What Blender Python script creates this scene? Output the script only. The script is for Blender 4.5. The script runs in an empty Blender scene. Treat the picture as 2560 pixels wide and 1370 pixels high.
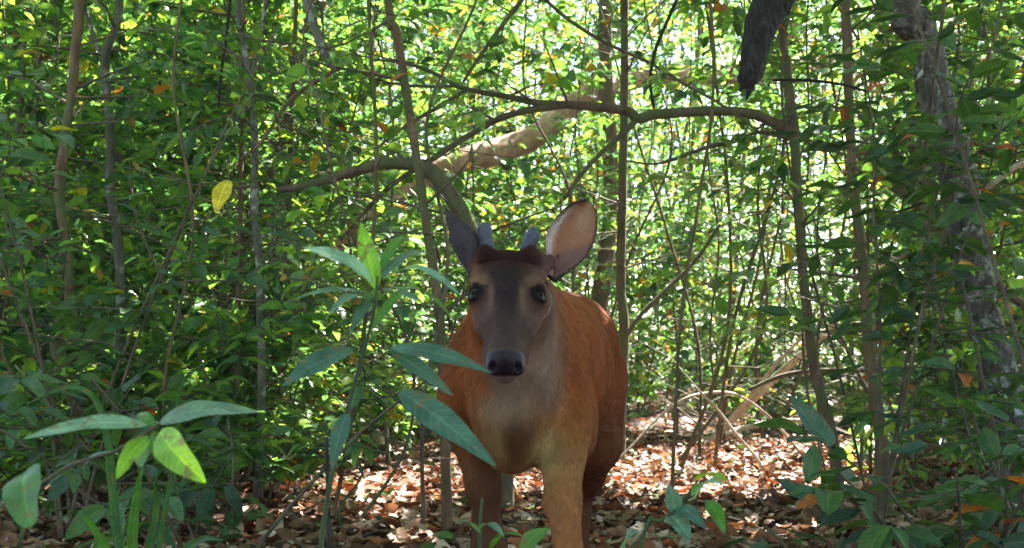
import bpy, math, random
import numpy as np
rng = np.random.default_rng(7)
random.seed(7)
SC = bpy.context.scene
C = SC.collection
PI = math.pi

# ------------------------------------------------------------------ camera
F_PX = 2745.0
TILT = math.atan(215.0/F_PX)
CAM_Z = 0.5
cam_d = bpy.data.cameras.new('camera')
cam = bpy.data.objects.new('camera', cam_d); C.objects.link(cam)
cam_d.sensor_width = 36.0; cam_d.sensor_fit = 'HORIZONTAL'
cam_d.lens = 36.0*F_PX/2560.0
cam_d.clip_start = 0.02
cam_d.clip_end = 500
cam.location = (0, 0, CAM_Z)
cam.rotation_euler = (PI/2+TILT, 0, 0)
cam_d.dof.use_dof = True
cam_d.dof.focus_distance = 1.9
cam_d.dof.aperture_fstop = 13.0
SC.camera = cam

def P(px, py, d):
    a = (px-1280)/F_PX; b = (685-py)/F_PX
    ct, st = math.cos(TILT), math.sin(TILT)
    y = ct-b*st; z = st+b*ct
    k = d/y
    return np.array([a*k, d, CAM_Z+z*k])
def pix(p):                                   # world points (n,3) -> photograph pixels
    ct, st = math.cos(TILT), math.sin(TILT)
    y = p[:, 1]; z = p[:, 2]-CAM_Z
    fw = y*ct+z*st; up = -y*st+z*ct
    fw = np.where(np.abs(fw) < .05, .05, fw)
    return 1280+F_PX*p[:, 0]/fw, 685-F_PX*up/fw

# ------------------------------------------------------------------ light
SUN = np.array([0.40, 0.50, 0.80]); SUN /= np.linalg.norm(SUN)
SUN_EL = math.asin(SUN[2]); SUN_AZ = math.atan2(SUN[0], SUN[1])
w = bpy.data.worlds.new('World'); SC.world = w; w.use_nodes = True
nt = w.node_tree; nt.nodes.clear()
sky = nt.nodes.new('ShaderNodeTexSky'); sky.sky_type = 'NISHITA'; sky.sun_disc = False
sky.sun_elevation = SUN_EL; sky.sun_rotation = SUN_AZ
bg = nt.nodes.new('ShaderNodeBackground'); bg.inputs['Strength'].default_value = 0.060
wo = nt.nodes.new('ShaderNodeOutputWorld')
nt.links.new(sky.outputs[0], bg.inputs[0]); nt.links.new(bg.outputs[0], wo.inputs[0])
sd = bpy.data.lights.new('sun', 'SUN'); sd.energy = 5.0; sd.angle = math.radians(0.5); sd.color = (1, .95, .86)
so = bpy.data.objects.new('sun', sd); C.objects.link(so)
from mathutils import Vector
so.rotation_euler = Vector(tuple(SUN)).to_track_quat('Z', 'Y').to_euler()
SC.view_settings.view_transform = 'Standard'
SC.view_settings.look = 'None'
SC.view_settings.exposure = 3.48
SC.view_settings.gamma = 1.0
SC.view_settings.use_curve_mapping = False
SC.render.engine = 'CYCLES'
cy = SC.cycles
cy.max_bounces = 7; cy.diffuse_bounces = 5; cy.glossy_bounces = 3; cy.transmission_bounces = 4
cy.sample_clamp_indirect = 6.0
cy.use_denoising = True
try: cy.denoiser = 'OPENIMAGEDENOISE'
except Exception: pass

# ------------------------------------------------------------------ materials
def mat(name):
    m = bpy.data.materials.new(name); m.use_nodes = True
    n = m.node_tree; n.nodes.clear()
    return m, n, n.nodes.new('ShaderNodeOutputMaterial')
def N(n, typ, **kw):
    x = n.nodes.new(typ)
    for k, v in kw.items():
        if k in x.inputs: x.inputs[k].default_value = v
        else: setattr(x, k, v)
    return x
def ramp(n, stops):
    r = n.nodes.new('ShaderNodeValToRGB'); e = r.color_ramp.elements
    while len(e) < len(stops): e.new(.5)
    for i, (p, c) in enumerate(stops): e[i].position = p; e[i].color = (*c, 1)
    return r

def leaf_material(name, trans=.45, rough=.38, veins=False, tgain=(1.7, 1.55, .6), spec=.5):
    m, n, out = mat(name); L = n.links
    at = N(n, 'ShaderNodeAttribute', attribute_name='Col')
    tc = n.nodes.new('ShaderNodeTexCoord')
    no = N(n, 'ShaderNodeTexNoise', Scale=55.0, Detail=3.0)
    L.new(tc.outputs['Object'], no.inputs['Vector'])
    mr = N(n, 'ShaderNodeMapRange'); mr.inputs[1].default_value = .3; mr.inputs[2].default_value = .7
    mr.inputs[3].default_value = .72; mr.inputs[4].default_value = 1.25
    L.new(no.outputs[0], mr.inputs[0])
    mul = N(n, 'ShaderNodeVectorMath', operation='SCALE')
    L.new(at.outputs['Color'], mul.inputs[0]); L.new(mr.outputs[0], mul.inputs['Scale'])
    base = mul.outputs[0]
    if veins:
        sp = N(n, 'ShaderNodeTexNoise', Scale=95.0, Detail=2.0); L.new(tc.outputs['Object'], sp.inputs['Vector'])
        rs = ramp(n, [(.0, (0, 0, 0)), (.60, (0, 0, 0)), (.67, (.75, .75, .75))]); L.new(sp.outputs[0], rs.inputs[0])
        mb = N(n, 'ShaderNodeMix', data_type='RGBA'); L.new(rs.outputs[0], mb.inputs[0]); L.new(base, mb.inputs[6]); mb.inputs[7].default_value = (.13, .10, .04, 1)
        base = mb.outputs[2]
    pr = N(n, 'ShaderNodeBsdfPrincipled', Roughness=rough)
    pr.inputs['Specular IOR Level'].default_value = spec
    if veins:
        uv = n.nodes.new('ShaderNodeUVMap'); uv.uv_map = 'UVMap'
        sx = n.nodes.new('ShaderNodeSeparateXYZ'); L.new(uv.outputs[0], sx.inputs[0])
        ab = N(n, 'ShaderNodeMath', operation='ABSOLUTE'); L.new(sx.outputs[0], ab.inputs[0])
        # side veins: sin of (y*k - |x|*j), midrib: |x| small
        m1 = N(n, 'ShaderNodeMath', operation='MULTIPLY'); L.new(sx.outputs[1], m1.inputs[0]); m1.inputs[1].default_value = 75
        m2 = N(n, 'ShaderNodeMath', operation='MULTIPLY'); L.new(ab.outputs[0], m2.inputs[0]); m2.inputs[1].default_value = -9
        m3 = N(n, 'ShaderNodeMath', operation='ADD'); L.new(m1.outputs[0], m3.inputs[0]); L.new(m2.outputs[0], m3.inputs[1])
        m4 = N(n, 'ShaderNodeMath', operation='SINE'); L.new(m3.outputs[0], m4.inputs[0])
        r1 = ramp(n, [(.0, (0, 0, 0)), (.80, (0, 0, 0)), (1, (.55, .55, .55))])
        a1 = N(n, 'ShaderNodeMath', operation='MULTIPLY_ADD'); a1.inputs[1].default_value = .5; a1.inputs[2].default_value = .5
        L.new(m4.outputs[0], a1.inputs[0]); L.new(a1.outputs[0], r1.inputs[0])
        r2 = ramp(n, [(0, (1, 1, 1)), (.06, (.9, .9, .9)), (.12, (0, 0, 0))]); L.new(ab.outputs[0], r2.inputs[0])
        mx = N(n, 'ShaderNodeMath', operation='MAXIMUM'); L.new(r1.outputs[0], mx.inputs[0]); L.new(r2.outputs[0], mx.inputs[1])
        mixc = N(n, 'ShaderNodeMix', data_type='RGBA')
        s2 = N(n, 'ShaderNodeVectorMath', operation='MULTIPLY'); L.new(base, s2.inputs[0]); s2.inputs[1].default_value = (1.9, 1.55, 1.5)
        L.new(mx.outputs[0], mixc.inputs[0]); L.new(base, mixc.inputs[6]); L.new(s2.outputs[0], mixc.inputs[7])
        base = mixc.outputs[2]
        bp = N(n, 'ShaderNodeBump', Strength=.5, Distance=.002); L.new(mx.outputs[0], bp.inputs['Height'])
        L.new(bp.outputs[0], pr.inputs['Normal'])
    L.new(base, pr.inputs['Base Color'])
    tg = N(n, 'ShaderNodeVectorMath', operation='MULTIPLY'); L.new(base, tg.inputs[0]); tg.inputs[1].default_value = tgain
    tr = n.nodes.new('ShaderNodeBsdfTranslucent'); L.new(tg.outputs[0], tr.inputs[0])
    mx2 = n.nodes.new('ShaderNodeMixShader'); mx2.inputs[0].default_value = trans
    L.new(pr.outputs[0], mx2.inputs[1]); L.new(tr.outputs[0], mx2.inputs[2]); L.new(mx2.outputs[0], out.inputs[0])
    return m

def bark_material(name, cols, scale=30, stretch=.25, moss=None, bump=.6, lichen=0.0, dist=.006):
    m, n, out = mat(name); L = n.links
    tc = n.nodes.new('ShaderNodeTexCoord'); mp = n.nodes.new('ShaderNodeMapping')
    mp.inputs['Scale'].default_value = (1, 1, stretch); L.new(tc.outputs['Object'], mp.inputs[0])
    no = N(n, 'ShaderNodeTexNoise', Scale=float(scale), Detail=8.0, Roughness=.65); L.new(mp.outputs[0], no.inputs['Vector'])
    r = ramp(n, [(.28, cols[0]), (.5, cols[1]), (.72, cols[2])]); L.new(no.outputs[0], r.inputs[0])
    big = N(n, 'ShaderNodeTexNoise', Scale=6.0, Detail=4.0); L.new(tc.outputs['Object'], big.inputs['Vector'])
    col = r.outputs[0]
    if moss:
        rm = ramp(n, [(.46, (0, 0, 0)), (.60, (.8, .8, .8))]); L.new(big.outputs[0], rm.inputs[0])
        mx = N(n, 'ShaderNodeMix', data_type='RGBA'); L.new(rm.outputs[0], mx.inputs[0]); L.new(col, mx.inputs[6]); mx.inputs[7].default_value = (*moss, 1)
        col = mx.outputs[2]
    if lichen:
        li = N(n, 'ShaderNodeTexNoise', Scale=22.0, Detail=5.0, Roughness=.7); L.new(tc.outputs['Object'], li.inputs['Vector'])
        rl = ramp(n, [(.56, (0, 0, 0)), (.62, (lichen,)*3)]); L.new(li.outputs[0], rl.inputs[0])
        mx = N(n, 'ShaderNodeMix', data_type='RGBA'); L.new(rl.outputs[0], mx.inputs[0]); L.new(col, mx.inputs[6]); mx.inputs[7].default_value = (.30, .33, .28, 1)
        col = mx.outputs[2]
    pr = N(n, 'ShaderNodeBsdfPrincipled', Roughness=.85); L.new(col, pr.inputs['Base Color'])
    vo = N(n, 'ShaderNodeTexVoronoi', Scale=scale*1.3, feature='DISTANCE_TO_EDGE'); L.new(mp.outputs[0], vo.inputs['Vector'])
    ad = N(n, 'ShaderNodeMath', operation='MULTIPLY_ADD'); L.new(vo.outputs[0], ad.inputs[0]); ad.inputs[1].default_value = 1.2; L.new(no.outputs[0], ad.inputs[2])
    bp = N(n, 'ShaderNodeBump', Strength=bump, Distance=dist); L.new(ad.outputs[0], bp.inputs['Height']); L.new(bp.outputs[0], pr.inputs['Normal'])
    L.new(pr.outputs[0], out.inputs[0])
    return m

M = {}
M['leaf'] = leaf_material('green_leaf', .50, .30, tgain=(2.0, 2.15, .95))
M['leaf_far'] = leaf_material('far_leaf', .55, .45, tgain=(2.0, 2.15, .95))
M['leaf_near'] = leaf_material('near_leaf', .40, .42, veins=True, tgain=(1.9, 1.7, .5))
M['litter'] = leaf_material('dead_leaf', .15, .55, tgain=(1.5, 1.0, .6), spec=.35)
M['bark_brown'] = bark_material('brown_bark', [(.035, .018, .010), (.11, .058, .03), (.20, .125, .07)], 28, .3, moss=(.06, .075, .02))
M['bark_grey'] = bark_material('grey_bark', [(.035, .028, .021), (.095, .08, .06), (.19, .165, .13)], 26, .4, moss=(.055, .065, .03), lichen=.6)
M['bark_rough'] = bark_material('rough_bark', [(.012, .009, .007), (.055, .044, .034), (.20, .175, .145)], 36, .45, bump=1.0, lichen=.6, dist=.012)
M['bark_dark'] = bark_material('dark_bark', [(.004, .003, .003), (.015, .010, .009), (.05, .035, .03)], 42, .35, bump=1.0, dist=.03)
M['bark_moss'] = bark_material('mossy_bark', [(.03, .02, .012), (.085, .055, .03), (.16, .12, .07)], 24, .5, moss=(.07, .085, .025))
M['bark_pale'] = bark_material('pale_bark', [(.20, .15, .10), (.36, .29, .21), (.55, .47, .38)], 24, .4, bump=.4)
M['bark_pink'] = bark_material('pink_bark', [(.20, .10, .06), (.34, .19, .12), (.50, .34, .25)], 14, .5, bump=.4)
M['twig'] = bark_material('twig_bark', [(.03, .022, .014), (.08, .06, .035), (.15, .115, .07)], 40, .5, bump=.3)
M['green_stem'] = bark_material('green_stem', [(.02, .035, .012), (.035, .06, .02), (.06, .09, .03)], 60, .4, bump=.2)

# ------------------------------------------------------------------ mesh helpers
def build_mesh(name, V, T, col=None, uv=None, smooth=True):
    V = np.ascontiguousarray(V, np.float32); T = np.ascontiguousarray(T, np.int32)
    k = T.shape[1]
    me = bpy.data.meshes.new(name)
    me.vertices.add(len(V)); me.vertices.foreach_set('co', V.ravel())
    me.loops.add(T.size); me.loops.foreach_set('vertex_index', T.ravel())
    me.polygons.add(len(T)); me.polygons.foreach_set('loop_start', np.arange(0, T.size, k, dtype=np.int32))
    me.polygons.foreach_set('loop_total', np.full(len(T), k, np.int32))
    me.update(calc_edges=True)
    me.polygons.foreach_set('use_smooth', np.full(len(T), smooth, bool))
    if col is not None:
        a = me.color_attributes.new('Col', 'FLOAT_COLOR', 'POINT')
        c4 = np.ones((len(V), 4), np.float32); c4[:, :3] = col
        a.data.foreach_set('color', c4.ravel())
    if uv is not None:
        u = me.uv_layers.new(name='UVMap'); u.data.foreach_set('uv', np.ascontiguousarray(uv[T.ravel()], np.float32).ravel())
    return me
def empty(name, loc, label, cat, group=None):
    o = bpy.data.objects.new(name, None); C.objects.link(o); o.location = tuple(float(v) for v in loc); o.empty_display_size = .05
    o['label'] = label; o['category'] = cat
    if group: o['group'] = group
    return o
def link(name, me, m, parent=None, kind=None, loc=(0, 0, 0)):
    o = bpy.data.objects.new(name, me); C.objects.link(o)
    if m is not None and not me.materials: me.materials.append(m)
    o.location = loc
    if parent is not None: o.parent = parent
    if kind: o['kind'] = kind
    return o
def crom(pts, n):
    """Catmull-Rom resample, pts (k,m)"""
    pts = np.asarray(pts, float)
    if len(pts) == 2: pts = np.array([pts[0], (pts[0]+pts[1])/2, pts[1]])
    q = np.vstack([2*pts[0]-pts[1], pts, 2*pts[-1]-pts[-2]])
    t = np.linspace(0, len(pts)-1-1e-6, n); i = t.astype(int); f = (t-i)[:, None]
    a, b, c, d = q[i], q[i+1], q[i+2], q[i+3]
    return .5*((2*b)+(-a+c)*f+(2*a-5*b+4*c-d)*f**2+(-a+3*b-3*c+d)*f**3)
def tube(path, rad, sides=8, lump=.0, cap=True, seed=0):
    path = np.asarray(path, float); n = len(path); rad = np.asarray(rad, float)
    tg = np.gradient(path, axis=0); tg /= np.linalg.norm(tg, axis=1)[:, None]+1e-9
    ref = np.array([0.0, 1, 0]) if abs(tg[:, 1]).mean() < .8 else np.array([1.0, 0, 0])
    a = np.cross(tg, ref); a /= np.linalg.norm(a, axis=1)[:, None]+1e-9
    b = np.cross(tg, a)
    th = np.linspace(0, 2*PI, sides, endpoint=False)
    r = rad[:, None]*np.ones((1, sides))
    if lump:
        rr = np.random.default_rng(seed); g = rr.normal(size=(n, sides))
        g = (g+np.roll(g, 1, 1)+np.roll(g, -1, 1))/1.7; g[1:-1] = (g[1:-1]*1.2+g[:-2]*.5+g[2:]*.5)/1.5
        r = r*(1+lump*g)
    V = path[:, None, :]+r[:, :, None]*(np.cos(th)[None, :, None]*a[:, None, :]+np.sin(th)[None, :, None]*b[:, None, :])
    V = V.reshape(-1, 3)
    i = np.arange(n-1)[:, None]*sides; j = np.arange(sides)[None, :]; j2 = (j+1) % sides
    A = (i+j).ravel(); B = (i+j2).ravel(); Cc = (i+sides+j2).ravel(); D = (i+sides+j).ravel()
    T = np.vstack([np.c_[A, B, Cc], np.c_[A, Cc, D]])
    if cap:
        V = np.vstack([V, path[:1], path[-1:]]); m = len(V)
        j = np.arange(sides); T = np.vstack([T, np.c_[np.full(sides, m-2), (j+1) % sides, j], np.c_[np.full(sides, m-1), (n-1)*sides+j, (n-1)*sides+(j+1) % sides]])
    return V, T
def join(parts):
    V = []; T = []; Cc = []; o = 0
    for p in parts:
        if p is None or len(p[0]) == 0: continue
        V.append(p[0]); T.append(p[1]+o); o += len(p[0])
        if len(p) > 2: Cc.append(p[2])
    if not V: return None
    return (np.vstack(V), np.vstack(T), np.vstack(Cc)) if Cc else (np.vstack(V), np.vstack(T))
def many_tubes(A, B, ra, rb, sides=3, bend=None):
    """n straight/bent twigs at once. A,B (n,3)"""
    n = len(A); Mid = (A+B)/2
    if bend is not None: Mid = Mid+bend
    P3 = np.stack([A, Mid, B], 1)
    R = np.stack([ra, (ra+rb)/2, rb], 1)
    t = B-A; t /= np.linalg.norm(t, axis=1)[:, None]+1e-9
    ref = np.tile([0.31, .2, .93], (n, 1)); a = np.cross(t, ref); a /= np.linalg.norm(a, axis=1)[:, None]+1e-9; b = np.cross(t, a)
    th = np.linspace(0, 2*PI, sides, endpoint=False)
    V = P3[:, :, None, :]+R[:, :, None, None]*(np.cos(th)[None, None, :, None]*a[:, None, None, :]+np.sin(th)[None, None, :, None]*b[:, None, None, :])
    T = []
    for s in range(2):
        for j in range(sides):
            j2 = (j+1) % sides; q = [s*sides+j, s*sides+j2, (s+1)*sides+j2, (s+1)*sides+j]
            T += [[q[0], q[1], q[2]], [q[0], q[2], q[3]]]
    T = np.array(T); k = 3*sides
    return V.reshape(-1, 3), (T[None]+np.arange(n)[:, None, None]*k).reshape(-1, 3)

# leaf templates: x across (width 1), y along (length 1), z up
def tmpl(kind):
    if kind == 'mid':
        V = np.array([[0, 0, 0], [-.36, .22, .07], [.36, .22, .07], [-.46, .50, .09], [.46, .50, .09], [0, 1, -.17], [0, .26, 0], [0, .55, -.02], [-.25, .80, -.04], [.25, .80, -.04]], float)
        T = [[0, 6, 1], [0, 2, 6], [1, 7, 3], [1, 6, 7], [2, 7, 6], [2, 4, 7], [3, 7, 8], [4, 9, 7], [8, 7, 5], [9, 5, 7]]
    elif kind == 'far':
        V = np.array([[0, 0, 0], [-.46, .32, .06], [.46, .32, .06], [-.36, .68, .02], [.36, .68, .02], [0, 1, -.14]], float)
        T = [[0, 2, 1], [1, 2, 4], [1, 4, 3], [3, 4, 5]]
    elif kind.startswith('dead'):
        s = int(kind[4:]); r = np.random.default_rng(s)
        V = []; nn = 5
        cl = r.uniform(.15, .55); ed = r.uniform(-.25, .4)
        for i in range(nn):
            y = i/(nn-1); wv = math.sin(PI*min(1, y*.93+.05))**.7*.5
            zc = cl*(y-.5)**2*2*(1 if s % 2 else -1)+.05
            V += [[-wv, y, zc+ed*wv+r.normal()*.05], [0, y, zc+r.normal()*.01], [wv*r.uniform(.8, 1.1), y, zc+ed*wv*r.uniform(.2, 1.4)+r.normal()*.05]]
        V = np.array(V); V[:, 1] -= .5
        T = []
        for i in range(nn-1):
            for j in range(2):
                a = i*3+j; T += [[a, a+1, a+4], [a, a+4, a+3]]
    return np.asarray(V, float), np.array(T)
TM = {k: tmpl(k) for k in ['mid', 'far', 'dead1', 'dead2', 'dead3', 'dead4', 'dead5', 'dead6']}

def frames(d, up):
    """rotation with local y = d, local z near up. (n,3,3) columns x,y,z"""
    d = d/(np.linalg.norm(d, axis=1)[:, None]+1e-9)
    x = np.cross(d, up); x /= np.linalg.norm(x, axis=1)[:, None]+1e-9
    z = np.cross(x, d)
    return np.stack([x, d, z], 2)
def stamp(kind, pos, R, L, W, col):
    V, T = TM[kind]; n = len(pos)
    if n == 0: return None
    S = V[None]*np.stack([W, L, L], 1)[:, None, :]
    X = np.einsum('nij,nkj->nki', R, S)+pos[:, None, :]
    k = len(V)
    return X.reshape(-1, 3).astype(np.float32), (T[None]+np.arange(n)[:, None, None]*k).reshape(-1, 3), np.repeat(col, k, 0).astype(np.float32)

GREENS = np.array([[.078, .150, .038], [.095, .175, .045], [.12, .210, .048], [.050, .115, .055], [.18, .26, .040], [.070, .150, .070], [.035, .080, .040]])
def leaf_cols(n, r, pal=GREENS, dead=.012, warm=0.0):
    c = pal[r.integers(0, len(pal), n)]*r.uniform(.75, 1.3, (n, 1))
    k = r.random(n); c[k < dead] = np.array([.30, .10, .02]); c[(k > dead) & (k < dead*2)] = np.array([.35, .26, .03])
    if warm:
        k = r.random(n) < warm; c[k] = np.array([[.30, .17, .05], [.25, .22, .05], [.22, .10, .04]])[r.integers(0, 3, k.sum())]
    return c
def twig_leaves(A, D, Ln, m, size, r, kind='mid', pal=GREENS, dead=.012, warm=0., droop=.35, aspect=.45, keep=None, jitter=.25):
    """twigs starting at A along D, m leaves each; returns leaf mesh data"""
    n = len(A); D = D/(np.linalg.norm(D, axis=1)[:, None]+1e-9)
    s = (np.arange(m)+.5)/m
    pos = A[:, None, :]+D[:, None, :]*(Ln[:, None]*s[None])[:, :, None]
    up = np.tile([0, 0, 1.0], (n, 1))+r.normal(size=(n, 3))*.18
    side = np.cross(D, up); side /= np.linalg.norm(side, axis=1)[:, None]+1e-9
    sg = np.where(np.arange(m) % 2 == 0, 1, -1)[None, :, None]
    d = side[:, None, :]*sg*(1-.5*s)[None, :, None]+D[:, None, :]*(.55+.6*s)[None, :, None]
    d = d+r.normal(size=d.shape)*jitter; d[..., 2] -= droop*r.uniform(.2, 1.4, d.shape[:2])
    pos = pos.reshape(-1, 3); d = d.reshape(-1, 3)
    u = np.tile([0, 0, 1.0], (len(d), 1))+r.normal(size=d.shape)*.38
    if keep is not None:
        k = keep(pos); pos, d, u = pos[k], d[k], u[k]
    n2 = len(pos)
    if n2 == 0: return None
    L = size*r.uniform(.6, 1.3, n2); W = L*aspect*r.uniform(.8, 1.25, n2)
    return stamp(kind, pos, frames(d, u), L, W, leaf_cols(n2, r, pal, dead, warm))

# ---- openings cut in the leaves to place sun patches and sight lines
DEER_WIN = [(1105, 1565, 480, 1400)]
def ground_foot(p, z0=0.0):
    t = (p[:, 2]-z0)/SUN[2]
    return p[:, 0]-SUN[0]*t, p[:, 1]-SUN[1]*t
GAPS = [(1.05, 5.0, .60, .95), (.55, 4.4, .45, .55), (-.42, 4.25, .36, .60), (.0, 4.35, .35, .45), (.15, 5.1, .5, .5), (1.6, 6.0, .5, .8), (-1.4, 6.5, .5, .6), (.6, 7.6, .9, .8), (1.9, 8.8, 1.0, .9), (-.4, 3.3, .16, .12), (.75, 3.25, .18, .10)]
def in_gap(p):
    fx, fy = ground_foot(p)
    g = np.zeros(len(p), bool)
    for (cx, cyy, rx, ry) in GAPS: g |= ((fx-cx)/rx)**2+((fy-cyy)/ry)**2 < 1
    rx_, ry_ = ground_foot(p, .58)
    g |= (((rx_-.185)/.085)**2+((ry_-2.10)/.32)**2 < 1) & (p[:, 2] > .72)
    return g
HCOR = [([680, 780, 960, 1060], [474, 458, 410, 415], 3.6), ([930, 1100, 1200, 1350, 1595, 1760, 1860, 1980], [150, 190, 230, 258, 292, 278, 280, 330], 4.0), ([900, 1060, 1200, 1350], [545, 412, 322, 268], 4.0), ([1640, 1770, 1860, 2020], [1050, 982, 995, 1155], 5.0)]
CORR = []                                     # sight lines to the trunks laid out by hand stay mostly clear of nearer leaves
def keep_leaf(p):
    px, py = pix(p); y = p[:, 1]
    k = np.ones(len(p), bool)
    for (cy_, cx_, dd) in CORR:
        cxi = np.interp(py, cy_, cx_); k &= ~((np.abs(px-cxi) < 34) & (y < dd+.15) & (rng.random(len(p)) < (.8 if dd < 7 else .68)))
    for (cx_, cy_, dd) in HCOR:
        cyi = np.interp(px, cx_, cy_); k &= ~((np.abs(py-cyi) < 30) & (px > cx_[0]) & (px < cx_[-1]) & (y < dd+.1) & (rng.random(len(p)) < .75))
    k &= ~((px < 1100) & (y < 3.5) & (rng.random(len(p)) < .5))
    k &= y > 2.55
    k &= p[:, 2] > .03
    k &= ~((p[:, 2] > .85+.335*y) & (y > 3.4) & (rng.random(len(p)) < .9))
    near = (px > 1050) & (px < 1620) & (py > 420) & (y < 3.6)
    k &= ~near
    lane = (px > 1480) & (px < 2120) & (py > 860) & (y < 6.3)
    k &= ~(lane & (rng.random(len(p)) < .97))
    lane2 = (px > 800) & (px < 1560) & (py > 1080) & (y < 5.0)
    k &= ~(lane2 & (rng.random(len(p)) < .85))
    k &= ~(in_gap(p) & (rng.random(len(p)) < .93) & (p[:, 2] > .3))
    top = (px > 900) & (px < 2250) & (py < 420) & (y > 3)
    k &= ~(top & (rng.random(len(p)) < .25))
    return k

for pts_, dd in (([(200, -20), (180, 230), (150, 450), (165, 600), (172, 660), (140, 850), (195, 1040), (220, 1220)], 3.5), ([(300, -20), (262, 145), (277, 380), (290, 560), (300, 700), (302, 1160)], 3.9),
                 ([(595, -20), (625, 200), (637, 430), (652, 800), (645, 1240)], 3.6), ([(800, -20), (745, 150), (700, 340), (600, 620)], 6.8), ([(968, -20), (1025, 290), (1072, 600), (1112, 1040)], 3.1),
                 ([(2112, -20), (2128, 380), (2172, 860), (2205, 1120)], 3.5), ([(2280, -20), (2345, 260), (2410, 560), (2455, 780), (2520, 1080)], 3.3), ([(2300, -20), (2365, 260), (2430, 560), (2475, 780), (2540, 1080)], 3.3), ([(1945, -20), (1985, 330), (2005, 640), (2085, 1120)], 4.0),
                 ([(1600, 198), (1450, 250), (1330, 345), (1085, 430), (850, 590)], 7.6), ([(1480, 220), (1380, 290), (1200, 365), (1085, 410)], 7.6), ([(2130, 745), (1965, 920), (1765, 1113)], 5.6)):
    a_ = np.array(pts_, float); CORR.append((a_[:, 1], a_[:, 0], dd))
# ------------------------------------------------------------------ ground
def hgt(x, y):
    return .02*np.sin(x*1.3+.5)*np.cos(y*.9)+.012*np.sin(x*3.7)*np.sin(y*3.1+1)+np.clip(y-9, 0, 40)*.012
gx = np.concatenate([np.linspace(-120, -12, 12), np.linspace(-10, 10, 161), np.linspace(12, 120, 12)])
gy = np.concatenate([np.linspace(-60, -4, 10), np.linspace(-3, 16, 153), np.linspace(18, 300, 16)])
GX, GY = np.meshgrid(gx, gy, indexing='ij'); GZ = hgt(GX, GY)+rng.normal(size=GX.shape)*.004
V = np.stack([GX, GY, GZ], 2).reshape(-1, 3)
i, j = np.meshgrid(np.arange(len(gx)-1), np.arange(len(gy)-1), indexing='ij'); a = (i*len(gy)+j).ravel(); b_ = a+len(gy)
T = np.vstack([np.c_[a, b_, b_+1], np.c_[a, b_+1, a+1]])
m, n, out = mat('forest_soil'); tc = n.nodes.new('ShaderNodeTexCoord')
no = N(n, 'ShaderNodeTexNoise', Scale=9.0, Detail=10.0, Roughness=.7); n.links.new(tc.outputs['Object'], no.inputs['Vector'])
vo = N(n, 'ShaderNodeTexVoronoi', Scale=22.0); n.links.new(tc.outputs['Object'], vo.inputs['Vector'])
r_ = ramp(n, [(.3, (.018, .011, .007)), (.5, (.06, .033, .018)), (.7, (.14, .085, .05))]); n.links.new(no.outputs[0], r_.inputs[0])
mx = N(n, 'ShaderNodeMix', data_type='RGBA'); mx.blend_type = 'MULTIPLY'; mx.inputs[0].default_value = .5
n.links.new(r_.outputs[0], mx.inputs[6]); n.links.new(vo.outputs['Color'], mx.inputs[7])
pr = N(n, 'ShaderNodeBsdfPrincipled', Roughness=.95); n.links.new(mx.outputs[2], pr.inputs['Base Color'])
bp = N(n, 'ShaderNodeBump', Strength=.8, Distance=.02); n.links.new(no.outputs[0], bp.inputs['Height']); n.links.new(bp.outputs[0], pr.inputs['Normal'])
n.links.new(pr.outputs[0], out.inputs[0])
floor = link('forest_floor', build_mesh('forest_floor', V, T), m, kind='structure')

DEADPAL = np.array([[.18, .085, .045], [.25, .135, .075], [.12, .045, .025], [.32, .21, .14], [.07, .032, .02], [.26, .085, .038], [.27, .15, .095], [.15, .07, .038], [.46, .34, .27]])
def litter_batch(xy, r, kinds, size, lift=.012, flat=.35):
    outp = []
    which = r.integers(0, len(kinds), len(xy))
    for q, kd in enumerate(kinds):
        s = xy[which == q]; n_ = len(s)
        if not n_: continue
        z = hgt(s[:, 0], s[:, 1])+r.uniform(0, lift*2.4, n_)+.004
        th = r.uniform(0, 2*PI, n_)
        d = np.stack([np.cos(th), np.sin(th), r.normal(size=n_)*flat*.6], 1)
        u = np.tile([0, 0, 1.0], (n_, 1))+r.normal(size=(n_, 3))*flat
        L = size*r.uniform(.6, 1.35, n_)
        c = DEADPAL[r.integers(0, len(DEADPAL), n_)]*r.uniform(.65, 1.25, (n_, 1))
        g = r.random(n_) < .03; c[g] = np.array([.07, .15, .03])
        outp.append(stamp(kd, np.c_[s, z], frames(d, u), L, L*r.uniform(.45, .75, n_), c))
    return join(outp)
def sample_wedge(n, d0, d1, half=.56, extra=.7, power=1.0):
    u = rng.random(n); d = (d0**(1+power)+(d1**(1+power)-d0**(1+power))*u)**(1/(1+power))
    x = rng.uniform(-1, 1, n)*(half*d+extra)
    return np.c_[x, d]
DK = ['dead1', 'dead2', 'dead3', 'dead4', 'dead5', 'dead6']
lit = join([litter_batch(sample_wedge(20000, 1.2, 6.5), rng, DK, .071), litter_batch(sample_wedge(14000, 6.5, 15), rng, ['far'], .085),
            litter_batch(np.c_[rng.uniform(-3, 3, 2500), rng.uniform(-2, 1.3, 2500)], rng, DK, .06)])
lit = join([lit, litter_batch(sample_wedge(16000, 1.2, 6.5), rng, ['far'], .024, lift=.025, flat=.6)])
link('leaf_litter', build_mesh('leaf_litter', *lit), M['litter'], floor, kind='stuff')
protos = []
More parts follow.
